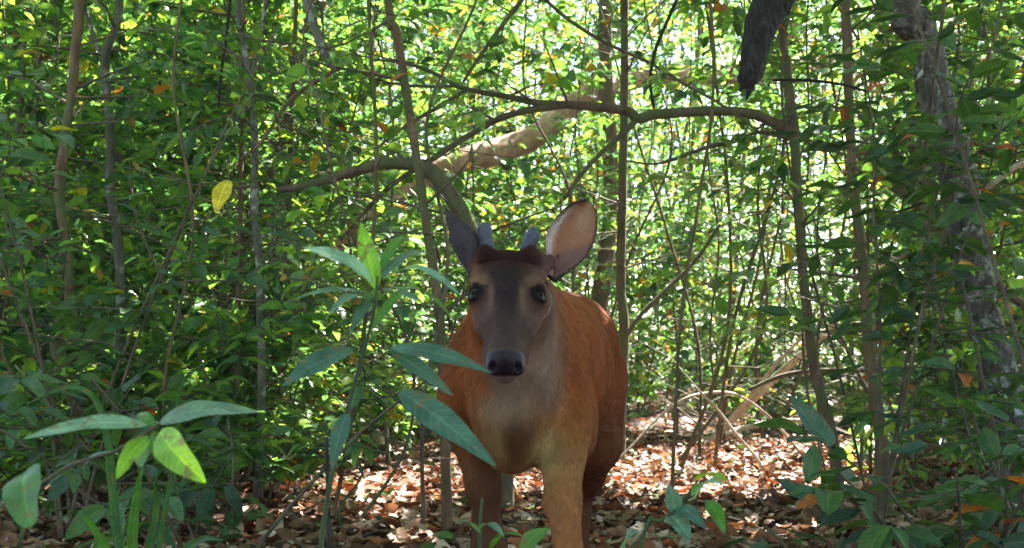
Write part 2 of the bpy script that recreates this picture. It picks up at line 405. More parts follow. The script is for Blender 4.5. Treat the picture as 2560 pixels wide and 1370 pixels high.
for q in range(18):
    c = DEADPAL[q % 8]*rng.uniform(.8, 1.2); ns, nt_ = 11, 7; cl, ed, ph = rng.uniform(-.9, .9), rng.uniform(-.5, .8), rng.uniform(0, 6)
    Vt = []
    for a in range(ns):
        s_ = a/(ns-1); w0 = math.sin(PI*(s_*.95+.03)**.85)**.8*.5*(1+.10*math.sin(a*3.1+ph))
        for b in range(nt_):
            t = b/(nt_-1)*2-1; Vt.append([t*w0*(1-.2*abs(ed)), s_-.5, cl*(s_-.5)**2*.8+ed*t*t*w0+.035*math.sin(s_*14+t*3+ph)])
    Vt = np.array(Vt); i_, j_ = np.meshgrid(np.arange(ns-1), np.arange(nt_-1), indexing='ij'); a = (i_*nt_+j_).ravel()
    Tt = np.vstack([np.c_[a, a+nt_, a+nt_+1], np.c_[a, a+nt_+1, a+1]])
    sc_ = np.array([.046, .074, .074])*rng.uniform(.75, 1.2)
    me = build_mesh('leaf', Vt*sc_, Tt, np.tile(c, (len(Vt), 1))); me.materials.append(M['litter']); protos.append(me)
pts = sample_wedge(288, 2.6, 4.4, .50, 0)
for x, y in pts:
    o = link('leaf', protos[rng.integers(0, 18)], None, floor, loc=(x, y, float(hgt(x, y))+rng.uniform(.022, .04)))
    o.rotation_euler = (rng.normal()*.35, rng.normal()*.35, rng.uniform(0, 6.28))
# loose twigs lying in the litter
n_ = 700; s = sample_wedge(n_, 1.6, 9); th = rng.uniform(0, 2*PI, n_); ln = rng.uniform(.05, .28, n_)
A = np.c_[s, hgt(s[:, 0], s[:, 1])+rng.uniform(.02, .035, n_)]; B = A+np.c_[np.cos(th)*ln, np.sin(th)*ln, rng.normal(size=n_)*.02]
V, T = many_tubes(A, B, rng.uniform(.001, .0028, n_), rng.uniform(.0006, .0018, n_), 4, rng.normal(size=(n_, 3))*.01)
link('fallen_twigs', build_mesh('fallen_twigs', V, T), M['twig'], floor, kind='stuff')

# ------------------------------------------------------------------ deer
def surface_nets(F, X, Y, Z):
    S = F < 0
    c = [S[a:S.shape[0]-1+a, b:S.shape[1]-1+b, d:S.shape[2]-1+d] for a in (0, 1) for b in (0, 1) for d in (0, 1)]
    cnt = sum(x.astype(np.int8) for x in c); act = (cnt > 0) & (cnt < 8)
    I, J, K = np.nonzero(act); idx = -np.ones(act.shape, np.int32); idx[I, J, K] = np.arange(len(I))
    acc = np.zeros((len(I), 3)); w_ = np.zeros(len(I))
    offs = [(a, b, d) for a in (0, 1) for b in (0, 1) for d in (0, 1)]
    for p in offs:
        for ax in range(3):
            if p[ax]: continue
            q = list(p); q[ax] = 1
            f0 = F[I+p[0], J+p[1], K+p[2]]; f1 = F[I+q[0], J+q[1], K+q[2]]
            k = (f0 < 0) != (f1 < 0); t = np.where(k, f0/(f0-f1+1e-12), 0)
            a0 = np.stack([X[I+p[0]], Y[J+p[1]], Z[K+p[2]]], 1); a1 = np.stack([X[I+q[0]], Y[J+q[1]], Z[K+q[2]]], 1)
            acc += np.where(k[:, None], a0+(a1-a0)*t[:, None], 0); w_ += k
    V = acc/w_[:, None]; Q = []
    # edges along each axis
    def quads(sl0, sl1, cells):
        ch = S[sl0] != S[sl1]; ins = S[sl0]
        return ch, ins
    nx, ny, nz = F.shape
    ch = S[:-1, 1:-1, 1:-1] != S[1:, 1:-1, 1:-1]; i, j, k = np.nonzero(ch); j += 1; k += 1; fl = S[i, j, k]
    q = np.stack([idx[i, j-1, k-1], idx[i, j, k-1], idx[i, j, k], idx[i, j-1, k]], 1); q[~fl] = q[~fl][:, ::-1]; Q.append(q)
    ch = S[1:-1, :-1, 1:-1] != S[1:-1, 1:, 1:-1]; i, j, k = np.nonzero(ch); i += 1; k += 1; fl = S[i, j, k]
    q = np.stack([idx[i-1, j, k-1], idx[i-1, j, k], idx[i, j, k], idx[i, j, k-1]], 1); q[~fl] = q[~fl][:, ::-1]; Q.append(q)
    ch = S[1:-1, 1:-1, :-1] != S[1:-1, 1:-1, 1:]; i, j, k = np.nonzero(ch); i += 1; j += 1; fl = S[i, j, k]
    q = np.stack([idx[i-1, j-1, k], idx[i, j-1, k], idx[i, j, k], idx[i-1, j, k]], 1); q[~fl] = q[~fl][:, ::-1]; Q.append(q)
    return V, np.vstack(Q)

def axis_pts(lo, hi, f0, f1, fine, coarse):
    a = [lo]
    while a[-1] < hi:
        x = a[-1]; d = max(f0-x, x-f1, 0)
        a.append(x+min(coarse, fine+d*.12))
    return np.array(a)
HO = P(1268, 735, 1.455)                       # between the eyes, inside the skull
roll = math.radians(1.2)
hv = np.array([0, -.56, -.828]); hw = np.array([0, -.828, .56]); hu = np.array([1.0, 0, 0])
cr, sr = math.cos(roll), math.sin(roll)
Rr = np.array([[cr, 0, sr], [0, 1, 0], [-sr, 0, cr]])
hu, hv, hw = Rr@hu, Rr@hv, Rr@hw
HR = np.stack([hu, hv, hw], 1)                 # local -> world
def H(u, v, w_): return HO+HR@np.array([u, v, w_])

X = axis_pts(-.26, .36, -.062, .060, .0021, .008)
Y = axis_pts(1.30, 2.52, 1.36, 1.50, .0024, .010)
Z = axis_pts(-.012, .73, .465, .67, .0021, .008)
F = np.full((len(X), len(Y), len(Z)), .5, np.float32)
def block(lo, hi, mg):
    s = []
    for ax, a, b in ((X, lo[0]-mg, hi[0]+mg), (Y, lo[1]-mg, hi[1]+mg), (Z, lo[2]-mg, hi[2]+mg)):
        i0, i1 = np.searchsorted(ax, a), np.searchsorted(ax, b); s.append(slice(max(i0-1, 0), min(i1+1, len(ax))))
    return tuple(s)
def smin(a, b, k):
    h = np.clip(.5+.5*(b-a)/k, 0, 1); return b+(a-b)*h-k*h*(1-h)
def grid(s): return X[s[0]][:, None, None].astype(np.float32), Y[s[1]][None, :, None].astype(np.float32), Z[s[2]][None, None, :].astype(np.float32)
def ell(c, r, R=np.eye(3), k=.03, sub=False):
    c = np.asarray(c, float); r = np.asarray(r, float)
    ext = np.sqrt(((R*r[None, :])**2).sum(1)); s = block(c-ext, c+ext, max(k*1.3, .02))
    x, y, z = grid(s); x = x-c[0]; y = y-c[1]; z = z-c[2]
    l = [R[0, q]*x+R[1, q]*y+R[2, q]*z for q in range(3)]
    k0 = np.sqrt(sum((l[q]/r[q])**2 for q in range(3))); k1 = np.sqrt(sum((l[q]/r[q]**2)**2 for q in range(3)))+1e-6
    d = k0*(k0-1)/k1
    F[s] = -smin(-F[s], d, k) if sub else smin(F[s], d, k)
def cone(a, b, ra, rb, k=.025):
    a = np.asarray(a, float); b = np.asarray(b, float); m_ = max(ra, rb)
    s = block(np.minimum(a, b)-m_, np.maximum(a, b)+m_, max(k*1.3, .02)); x, y, z = grid(s)
    ab = b-a; L2 = (ab**2).sum()
    t = np.clip(((x-a[0])*ab[0]+(y-a[1])*ab[1]+(z-a[2])*ab[2])/L2, 0, 1)
    d = np.sqrt((x-a[0]-t*ab[0])**2+(y-a[1]-t*ab[1])**2+(z-a[2]-t*ab[2])**2)-(ra+(rb-ra)*t)
    F[s] = smin(F[s], d, k)
def chain(pts, k=.02):
    for (a, ra), (b, rb) in zip(pts[:-1], pts[1:]): cone(a, b, ra, rb, k)
# trunk of the body
ell((.005, 1.72, .475), (.094, .16, .120), k=.04)
ell((.008, 1.76, .53), (.068, .16, .105), k=.04)
ell((.043, 1.93, .462), (.134, .22, .128), k=.05)
ell((.050, 1.95, .53), (.105, .24, .095), k=.05)
ell((.082, 2.17, .492), (.122, .18, .130), k=.05)
ell((.100, 2.13, .540), (.098, .17, .085), k=.04)
ell((.075, 2.28, .505), (.10, .11, .10), k=.04)
ell((.012, 1.74, .575), (.052, .13, .055), k=.05)
ell((.080, 1.67, .455), (.042, .065, .11), np.array([[.97, 0, -.24], [0, 1, 0], [.24, 0, .97]]), k=.022)
ell((-.072, 1.68, .475), (.036, .065, .095), np.array([[.97, 0, .24], [0, 1, 0], [-.24, 0, .97]]), k=.022)
ell((.000, 1.60, .440), (.052, .070, .072), k=.025)
cone((.006, 1.63, .475), (.000, 1.545, .575), .072, .055, .022)
cone((.000, 1.545, .575), H(0, -.036, -.038), .053, .038, .025)
cone((0, 1.57, .46), (0, 1.585, .38), .045, .040, .05)
# legs
chain([((.074, 1.63, .41), .044), ((.070, 1.535, .305), .0225), ((.079, 1.475, .215), .0175), ((.079, 1.475, .19), .0170), ((.080, 1.485, .11), .0145), ((.080, 1.475, .055), .0165), ((.080, 1.455, .025), .016)])
chain([((-.060, 1.69, .41), .042), ((-.044, 1.70, .305), .024), ((-.030, 1.715, .215), .019), ((-.030, 1.72, .19), .018), ((-.029, 1.755, .10), .014), ((-.029, 1.75, .05), .016), ((-.029, 1.73, .022), .015)])
chain([((.142, 2.16, .46), .085), ((.150, 2.05, .345), .050), ((.146, 2.18, .27), .032), ((.142, 2.25, .235), .022), ((.140, 2.225, .12), .0145), ((.140, 2.205, .05), .0165), ((.140, 2.185, .022), .0155)])
chain([((.015, 2.17, .45), .082), ((-.040, 2.06, .345), .046), ((-.062, 2.22, .27), .028), ((-.066, 2.30, .235), .021), ((-.068, 2.27, .12), .014), ((-.068, 2.25, .05), .016), ((-.068, 2.23, .022), .015)])
chain([((.075, 2.37, .54), .026), ((.078, 2.42, .50), .018), ((.08, 2.435, .44), .012)])
# head
def hell(c, r, k=.012, sub=False, R2=None):
    ell(H(*c), r, HR if R2 is None else R2, k, sub)
hell((0, -.032, -.020), (.0435, .044, .040), .015)
hell((0, .004, -.012), (.0445, .046, .034), .015)
cone(H(0, .014, -.020), H(0, .092, -.020), .0365, .0205, .018)
cone(H(0, .045, -.006), H(0, .088, -.010), .020, .0185, .015)
hell((0, .098, -.012), (.0235, .015, .0150), .010)
for sx in (-1, 1):
    hell((sx*.0135, .108, -.014), (.0115, .010, .012), .006)
    hell((sx*.0280, .004, -.028), (.0165, .046, .020), .016)
    hell((sx*.034, -.008, .010), (.014, .013, .012), .012)            # brow
    hell((sx*.031, -.056, .000), (.0130, .016, .014), .012)            # pedicle base
    hell((sx*.0185, .080, -.026), (.011, .022, .012), .010)           # lips
cone(H(0, -.030, -.052), H(0, .084, -.042), .029, .0145, .02)
hell((0, .098, -.042), (.0155, .014, .012), .008)
hell((0, .110, -.0315), (.018, .008, .0020), .003, sub=True)          # mouth line
for (bx_, by_), hx_ in (((1369, 655), .034), ((1196, 672), -.034)): cone(H(hx_, -.040, -.014), P(bx_, by_, 1.503), .016, .010, .012)
EYES = []
for sx in (-1, 1):
    e = H(sx*.0345, .0125, .006); n_e = HR@np.array([sx*.66, .05, .75]); n_e /= np.linalg.norm(n_e)
    ell(e+n_e*.0012, (.0155,)*3, k=.012)
    a1 = HR@np.array([sx*.35, -.93, .1]); a1 -= n_e*(a1@n_e); a1 /= np.linalg.norm(a1); a2 = np.cross(n_e, a1)
    Re = np.stack([a2, a1, n_e], 1)
    ell(e+n_e*.0165, (.0130, .0112, .0085), Re, .002, sub=True)
    EYES.append((e, n_e, Re))
    hell((sx*.0160, .1120, -.0060), (.0045, .0055, .0075), .002, sub=True)  # nostril
V, Q = surface_nets(F, X, Y, Z)
# relax a little
def relax(V, Q, it=2, f=.5):
    E = np.vstack([Q[:, [0, 1]], Q[:, [1, 2]], Q[:, [2, 3]], Q[:, [3, 0]]])
    deg = np.bincount(E[:, 0], minlength=len(V))+np.bincount(E[:, 1], minlength=len(V))
    for _ in range(it):
        S = np.zeros_like(V)
        for ax in range(3):
            S[:, ax] = np.bincount(E[:, 0], V[E[:, 1], ax], len(V))+np.bincount(E[:, 1], V[E[:, 0], ax], len(V))
        V = V*(1-f)+f*S/np.maximum(deg, 1)[:, None]
    return V
V = relax(V, Q, 2, .5)

def mixc(a, b, t): return a*(1-t[:, None])+np.asarray(b)*t[:, None]
def sst(x, a, b): t = np.clip((x-a)/(b-a), 0, 1); return t*t*(3-2*t)
def vnoise(p, s, seed):
    r = np.random.default_rng(seed); k = r.normal(size=(5, 3))*s; ph = r.uniform(0, 6.28, 5)
    return sum(np.sin(p@k[i]+ph[i]) for i in range(5))/5
def coat(p):
    n = len(p); l = (p-HO)@HR; u, v, w_ = l[:, 0], l[:, 1], l[:, 2]; au = np.abs(u)
    c = np.tile([.36, .100, .024], (n, 1))
    c = mixc(c, (.27, .070, .018), sst(p[:, 1], 1.78, 2.0)*.75)                 # redder hindquarters
    c = mixc(c, (.20, .075, .03), sst(p[:, 2], .59, .64)*.35*sst(p[:, 1], 1.6, 1.8))
    fr = 1-sst(p[:, 1], 1.58, 1.74)
    grey = fr*(1-sst(np.abs(p[:, 0]-.022), .03, .070))*sst(p[:, 2], .40, .46)
    c = mixc(c, (.28, .185, .135), grey*.85)                                     # pale grey throat
    c = mixc(c, (.36, .19, .065), fr*(1-sst(p[:, 2], .33, .46))*sst(p[:, 2], .2, .33)*.8)
    c = mixc(c, (.34, .128, .046), (1-sst(p[:, 1], 1.50, 1.64))*(1-sst(p[:, 2], .36, .40))*.8)   # stepping foreleg
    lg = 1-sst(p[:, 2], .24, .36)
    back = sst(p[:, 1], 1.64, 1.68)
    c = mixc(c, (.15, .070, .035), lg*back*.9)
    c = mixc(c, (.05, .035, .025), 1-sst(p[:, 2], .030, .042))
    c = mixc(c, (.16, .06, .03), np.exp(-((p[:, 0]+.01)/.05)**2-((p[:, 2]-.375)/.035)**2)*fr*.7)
    # head
    hd = 1-sst(p[:, 1], 1.50, 1.535)
    hd *= sst(v, -.13, -.10)*1.0*((w_ > -.075))
    f = np.tile([.135, .088, .070], (n, 1))
    f = mixc(f, (.42, .19, .06), sst(-u, .030, .046)*(1-sst(v, .03, .09))*.55)
    f = mixc(f, (.22, .13, .09), sst(u, .030, .046)*.6)    # tawny temples
    f = mixc(f, (.062, .036, .034), (1-sst(au, .020, .038))*(1-sst(v, .005, .05))*.95)  # dark forehead
    f = mixc(f, (.040, .028, .032), (1-sst(au, .005, .025))*.92)                 # dark bridge stripe
    f = mixc(f, (.115, .085, .075), (1-sst(au, .02, .030))*sst(v, .03, .06)*.6)
    f = mixc(f, (.060, .024, .018), (1-sst(v, -.044, -.014))*(1-sst(au, .030, .046))*.95)  # crest
    for sx in (-1, 1):
        bx = np.exp(-((u-sx*.036)/.010)**2-((v+.006)/.008)**2); f = mixc(f, (.46, .30, .17), np.clip(bx, 0, .32))
        bx = np.exp(-((u-sx*.033)/.012)**2-((v-.040)/.012)**2); f = mixc(f, (.22, .17, .135), np.clip(bx, 0, .5))
        bx = np.exp(-((u-sx*.0205)/.004)**2-((v-.018)/.012)**2); f = mixc(f, (.33, .22, .15), np.clip(bx, 0, .6))
        bx = np.exp(-((u-sx*.028)/.009)**2-((v-.066)/.014)**2); f = mixc(f, (.10, .065, .045), np.clip(bx, 0, .6))
        e, ne, Re = EYES[0] if sx < 0 else EYES[1]
        dd = np.linalg.norm(p-(e+ne*.013), axis=1); f = mixc(f, (.012, .008, .008), 1-sst(dd, .0130, .0165))
    f = mixc(f, (.42, .36, .33), sst(au, .019, .024)*sst(v, .082, .095)*(1-sst(w_, -.028, -.018))*.45)
    f = mixc(f, (.22, .17, .15), (1-sst(w_, -.030, -.022))*sst(v, .075, .09)*.8)
    f = mixc(f, (.022, .016, .026), sst(v, .092, .098)*sst(w_, -.028, -.024)*(1-sst(au, .021, .025)))
    for (bx_, by_) in ((1375, 655), (1390, 672)):
        dd = np.linalg.norm(p-P(bx_, by_, 1.50), axis=1); f = mixc(f, (.13, .075, .065), 1-sst(dd, .014, .030))
    g2 = 1-sst(p[:, 1], 1.66, 1.78)
    def blob(x, z, rx, rz): return np.exp(-((p[:, 0]-x)/rx)**2-((p[:, 2]-z)/rz)**2)*g2
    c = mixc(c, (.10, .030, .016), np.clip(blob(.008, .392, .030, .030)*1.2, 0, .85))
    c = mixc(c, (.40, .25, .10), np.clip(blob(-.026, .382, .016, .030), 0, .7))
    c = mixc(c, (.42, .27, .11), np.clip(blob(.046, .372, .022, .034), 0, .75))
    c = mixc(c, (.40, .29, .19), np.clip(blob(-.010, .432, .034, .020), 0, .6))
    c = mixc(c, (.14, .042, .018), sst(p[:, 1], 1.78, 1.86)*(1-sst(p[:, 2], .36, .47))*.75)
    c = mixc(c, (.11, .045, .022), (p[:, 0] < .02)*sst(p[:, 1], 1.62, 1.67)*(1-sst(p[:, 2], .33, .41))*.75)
    c = c*.70; c = mixc(c, f*np.array([.60, .47, .48]), np.clip(hd, 0, 1))
    c = mixc(c, (.16, .045, .02), np.clip(vnoise(p, 26, 8)*1.6-.25, 0, .55)*sst(p[:, 1], 1.5, 1.6))
    return c*(1+.16*vnoise(p, 60, 3)+.14*vnoise(p, 190, 5))[:, None]
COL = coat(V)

# ears as thick cupped shells, joined to the body mesh
def ear(Lp, Rp, dl, dr, cup, inner, outer, rim, thick=.0028, ns=30, nt_=16):
    Lc = crom(np.array(Lp, float), ns); Rc = crom(np.array(Rp, float), ns)
    G = np.zeros((ns, nt_, 3))
    for a in range(ns):
        s_ = a/(ns-1)
        A = P(Lc[a, 0], Lc[a, 1], dl[0]+(dl[1]-dl[0])*s_); B = P(Rc[a, 0], Rc[a, 1], dr[0]+(dr[1]-dr[0])*s_)
        for b in range(nt_):
            t = b/(nt_-1); p = A*(1-t)+B*t; p = p+np.array([0, cup*math.sin(PI*t)**.8*(1-s_**3), 0]); G[a, b] = p
    du = np.gradient(G, axis=0); dv_ = np.gradient(G, axis=1); nn = np.cross(du, dv_); nn /= np.linalg.norm(nn, axis=2)[..., None]+1e-9
    if nn[ns//2, nt_//2, 1] > 0: nn = -nn                       # towards the viewer side
    tk = thick*np.ones((ns, nt_)); tk[:, 0] = tk[:, -1] = .0006; tk[-1] = .0004; tk[:3] *= 3
    V1 = G+nn*tk[..., None]/2; V2 = G-nn*tk[..., None]/2
    ss, tt = np.meshgrid(np.arange(ns)/(ns-1), np.arange(nt_)/(nt_-1), indexing='ij')
    V_ = np.vstack([V1.reshape(-1, 3), V2.reshape(-1, 3)])
    def q(o, flip):
        i, j = np.meshgrid(np.arange(ns-1), np.arange(nt_-1), indexing='ij'); a = (i*nt_+j).ravel()+o
        r = np.stack([a, a+nt_, a+nt_+1, a+1], 1); return r[:, ::-1] if flip else r
    Qs = [q(0, False), q(ns*nt_, True)]
    o2 = ns*nt_; e = []
    for a in range(ns-1):
        e += [[a*nt_, (a+1)*nt_, o2+(a+1)*nt_, o2+a*nt_], [a*nt_+nt_-1, o2+a*nt_+nt_-1, o2+(a+1)*nt_+nt_-1, (a+1)*nt_+nt_-1]]
    Qs.append(np.array(e))
    c1 = inner(ss.ravel(), tt.ravel()); c2 = outer(ss.ravel(), tt.ravel())
    ed = np.maximum(sst(tt.ravel()-.5, .43, .49), sst(ss.ravel(), .90, .97)); ed = np.maximum(ed, sst(.5-tt.ravel(), .44, .49)*sst(ss.ravel(), .45, .7))
    c1 = mixc(c1, rim, ed); c2 = mixc(c2, rim, ed*.8)
    return V_, np.vstack(Qs), np.vstack([c1, c2])
def innerR(s, t):
    c = np.tile([.33, .15, .085], (len(s), 1))
    c = mixc(c, (.42, .25, .16), np.exp(-((s-.75)/.2)**2-((t-.6)/.25)**2))
    c = mixc(c, (.50, .42, .40), np.exp(-((t-.05)/.08)**2)*(1-sst(s, .6, .9)))
    low = (1-sst(s-.30*t, .14, .24))
    c = mixc(c, (.20, .105, .10), low*.85)
    c = mixc(c, (.09, .02, .02), np.exp(-((s-.24)/.03)**2-((t-.33)/.06)**2)*.95)
    c = mixc(c, (.09, .02, .03), np.exp(-((s-.06)/.07)**2-((t-.35)/.30)**2)*.9)
    return c
def plain(col):
    def f(s, t):
        c = np.tile(col, (len(s), 1)); return c*(1+.3*np.sin(s*9+t*5)*.3)[:, None]
    return f
eR = ear([(1372, 688), (1366, 640), (1366, 590), (1390, 545), (1428, 510), (1466, 499)], [(1384, 700), (1436, 668), (1474, 628), (1491, 580), (1491, 530), (1470, 499)],
         (1.495, 1.50), (1.51, 1.53), .030, innerR, plain((.10, .075, .07)), (.035, .028, .03))
eL = ear([(1190, 712), (1150, 650), (1129, 612), (1124, 575), (1118, 545), (1114, 522)], [(1222, 668), (1208, 628), (1196, 592), (1170, 566), (1142, 548), (1117, 522)],
         (1.50, 1.515), (1.51, 1.50), -.022, plain((.052, .040, .046)), plain((.2, .12, .1)), (.03, .026, .03))
for ev in (eR, eL):
    Q = np.vstack([Q, ev[1]+len(V)]); V = np.vstack([V, ev[0]]); COL = np.vstack([COL, ev[2]])

DROOT = np.array([.045, 1.85, 0.0])
deer = empty('deer', DROOT, 'reddish brown deer with short velvet antlers walking towards the camera, facing it', 'deer')
def fur_mat(name, rough=.7, sheen=.3):
    m, n, out = mat(name); at = N(n, 'ShaderNodeAttribute', attribute_name='Col')
    pr = N(n, 'ShaderNodeBsdfPrincipled', Roughness=rough); n.links.new(at.outputs['Color'], pr.inputs['Base Color'])
    pr.inputs['Specular IOR Level'].default_value = .12
    n.links.new(pr.outputs[0], out.inputs[0]); return m
M['skin'] = fur_mat('deer_skin'); M['fur'] = fur_mat('deer_fur', .55)
m, n, out = mat('wet_nose'); at = N(n, 'ShaderNodeAttribute', attribute_name='Col')
pr = N(n, 'ShaderNodeBsdfPrincipled', Roughness=.38); pr.inputs['Specular IOR Level'].default_value = .16; n.links.new(at.outputs['Color'], pr.inputs['Base Color'])
tc = n.nodes.new('ShaderNodeTexCoord'); vo = N(n, 'ShaderNodeTexVoronoi', Scale=520.0); n.links.new(tc.outputs['Object'], vo.inputs['Vector'])
bp = N(n, 'ShaderNodeBump', Strength=.35, Distance=.0008); n.links.new(vo.outputs[0], bp.inputs['Height']); n.links.new(bp.outputs[0], pr.inputs['Normal'])
n.links.new(pr.outputs[0], out.inputs[0]); M['nose'] = m
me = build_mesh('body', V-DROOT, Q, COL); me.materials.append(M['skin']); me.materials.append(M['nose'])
fc = V[Q].mean(1); lf = (fc-HO)@HR
isn = (lf[:, 1] > .094) & (lf[:, 2] > -.027) & (np.abs(lf[:, 0]) < .024) & (fc[:, 1] < 1.45)
hoof = fc[:, 2] < .036
mi = (isn | hoof).astype(np.int32); me.polygons.foreach_set('material_index', mi)
link('body', me, None, deer)

# fur strands
tri_n = np.cross(V[Q[:, 1]]-V[Q[:, 0]], V[Q[:, 2]]-V[Q[:, 0]]); n2 = np.cross(V[Q[:, 2]]-V[Q[:, 0]], V[Q[:, 3]]-V[Q[:, 0]]); fn = tri_n+n2
area = np.linalg.norm(fn, axis=1)/2; fn /= (2*area[:, None]+1e-12)
# outward check
nb = len(fc)
hdist = np.linalg.norm(fc-HO, axis=1)
dens = area*np.where(fn[:, 1] < .25, 1.0, .35)*np.where(hdist < .14, 2.2, 1.0)
el_ = np.minimum(np.linalg.norm(fc-(EYES[0][0]+EYES[0][1]*.013), axis=1), np.linalg.norm(fc-(EYES[1][0]+EYES[1][1]*.013), axis=1))
dens[isn | hoof | (el_ < .0115)] = 0
dens[(lf[:, 1] > .10) & (fc[:, 1] < 1.45)] = 0
NF = 380000
pick = rng.choice(nb, NF, p=dens/dens.sum())
uu = rng.random((NF, 1)); vv = rng.random((NF, 1))
A0, A1, A2, A3 = V[Q[pick, 0]], V[Q[pick, 1]], V[Q[pick, 2]], V[Q[pick, 3]]
rp = (A0*(1-uu)+A1*uu)*(1-vv)+(A3*(1-uu)+A2*uu)*vv
nr = fn[pick]
lr = (rp-HO)@HR
ishead = (rp[:, 1] < 1.53) & (lr[:, 1] > -.11) & (np.linalg.norm(rp-HO, axis=1) < .16) & (lr[:, 2] > -.06)
isear = np.zeros(NF, bool); isear[pick >= nb-len(eR[1])-len(eL[1])] = True
flow = np.tile([.1, 1.0, -.55], (NF, 1))
nk = (rp[:, 1] < 1.66) & (rp[:, 2] > .36); flow[nk] = [0, .25, -1.0]
flow[rp[:, 2] < .36] = [0, .1, -1.0]
flow[ishead] = -hv+hw*.1
flow[ishead, 0] += lr[ishead, 0]*6
flow[isear] = np.array([.2, .1, 1.0])
cl_ = np.stack([vnoise(rp, 170, 31), vnoise(rp, 170, 32), vnoise(rp, 170, 33)], 1)
flow += rng.normal(size=flow.shape)*.16+cl_*.75
tg = flow-nr*(flow*nr).sum(1)[:, None]; tg /= np.linalg.norm(tg, axis=1)[:, None]+1e-9
ln = np.full(NF, .0085)*rng.uniform(.6, 1.3, NF)
ln[rp[:, 2] < .36] *= .65
ln[ishead] = .0052*rng.uniform(.6, 1.3, ishead.sum())
crest = ishead & (lr[:, 1] < -.042) & (np.abs(lr[:, 0]) < .045) & (lr[:, 2] > -.035)
tuft = np.exp(-((np.abs(lr[:, 0])-.031)/.013)**2)
ln[crest] = ((.009+.003*tuft)*rng.uniform(.6, 1.2, NF))[crest]
ln[isear] = .0035
lift = np.full(NF, .30); lift[crest] = 1.1; lift[ishead & ~crest] = .28; lift[isear] = .2
d1 = tg+nr*lift[:, None]; d1 /= np.linalg.norm(d1, axis=1)[:, None]
d2 = tg+nr*(lift*.35)[:, None]; d2 /= np.linalg.norm(d2, axis=1)[:, None]
p0 = rp-nr*.0006; p1 = p0+d1*(ln*.5)[:, None]; p2 = p1+d2*(ln*.5)[:, None]
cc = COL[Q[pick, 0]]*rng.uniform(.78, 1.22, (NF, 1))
hc = bpy.data.hair_curves.new('fur'); hc.add_curves([3]*NF)
hc.attributes['position'].data.foreach_set('vector', (np.stack([p0, p1, p2], 1)-DROOT).astype(np.float32).ravel())
ra = hc.attributes.get('radius') or hc.attributes.new('radius', 'FLOAT', 'POINT')
ra.data.foreach_set('value', np.tile(np.array([.00034, .00028, .00007], np.float32), NF))
ca = hc.attributes.new('Col', 'FLOAT_COLOR', 'CURVE'); c4 = np.ones((NF, 4), np.float32); c4[:, :3] = cc
ca.data.foreach_set('color', c4.ravel())
hc.materials.append(M['fur'])
fo = bpy.data.objects.new('fur', hc); C.objects.link(fo); fo.parent = deer; fo['kind'] = 'stuff'

# eyes
m, n, out = mat('eye_gloss'); tc = n.nodes.new('ShaderNodeTexCoord')
pr = N(n, 'ShaderNodeBsdfPrincipled', Roughness=.10); pr.inputs['Base Color'].default_value = (.008, .005, .005, 1); pr.inputs['Specular IOR Level'].default_value = .07
n.links.new(pr.outputs[0], out.inputs[0]); M['eye'] = m
def sphere(c, r, R=np.eye(3), nu=24, nv=14):
    th = np.linspace(0, 2*PI, nu, endpoint=False); ph = np.linspace(0, PI, nv)
    G = np.stack([np.outer(np.sin(ph), np.cos(th)), np.outer(np.sin(ph), np.sin(th)), np.outer(np.cos(ph), np.ones(nu))], 2).reshape(-1, 3)
    Vv = (G*np.asarray(r))@R.T+c
    i, j = np.meshgrid(np.arange(nv-1), np.arange(nu), indexing='ij'); j2 = (j+1) % nu
    a, b, c_, d = (i*nu+j).ravel(), (i*nu+j2).ravel(), ((i+1)*nu+j2).ravel(), ((i+1)*nu+j).ravel()
    return Vv, np.vstack([np.c_[a, d, c_], np.c_[a, c_, b]])
for e, ne, Re in EYES:
    Vv, Tt = sphere(e+ne*.0035, (.0138, .0132, .0126), Re); link('eye', build_mesh('eye', Vv-DROOT, Tt), M['eye'], deer)
# antlers in velvet
m, n, out = mat('velvet'); tc = n.nodes.new('ShaderNodeTexCoord')
no = N(n, 'ShaderNodeTexNoise', Scale=160.0, Detail=5.0); n.links.new(tc.outputs['Object'], no.inputs['Vector'])
r_ = ramp(n, [(.3, (.016, .017, .030)), (.7, (.060, .060, .095))]); n.links.new(no.outputs[0], r_.inputs[0])
pr = N(n, 'ShaderNodeBsdfPrincipled', Roughness=.6); n.links.new(r_.outputs[0], pr.inputs['Base Color'])
pr.inputs['Sheen Weight'].default_value = .15; pr.inputs['Sheen Roughness'].default_value = .4
bp = N(n, 'ShaderNodeBump', Strength=.5, Distance=.001); n.links.new(no.outputs[0], bp.inputs['Height']); n.links.new(bp.outputs[0], pr.inputs['Normal'])
n.links.new(pr.outputs[0], out.inputs[0]); M['velvet'] = m
for pts_, rr in (([(1222, 650), (1216, 610), (1212, 575), (1212, 562), (1212, 557), (1212, 555)], [.0105, .0098, .0098, .0086, .0055, .001]),
                 ([(1308, 655), (1318, 620), (1331, 590), (1335, 576), (1337, 571), (1338, 568)], [.0105, .0098, .0098, .0086, .0055, .001])):
    pa = np.array([np.r_[P(a, b, 1.498), r] for (a, b), r in zip(pts_, rr)]); q = crom(pa, 26)
    Vv, Tt = tube(q[:, :3], np.maximum(q[:, 3], .0008), 18, lump=.02, seed=3)
    link('antler', build_mesh('antler', Vv-DROOT, Tt), M['velvet'], deer)

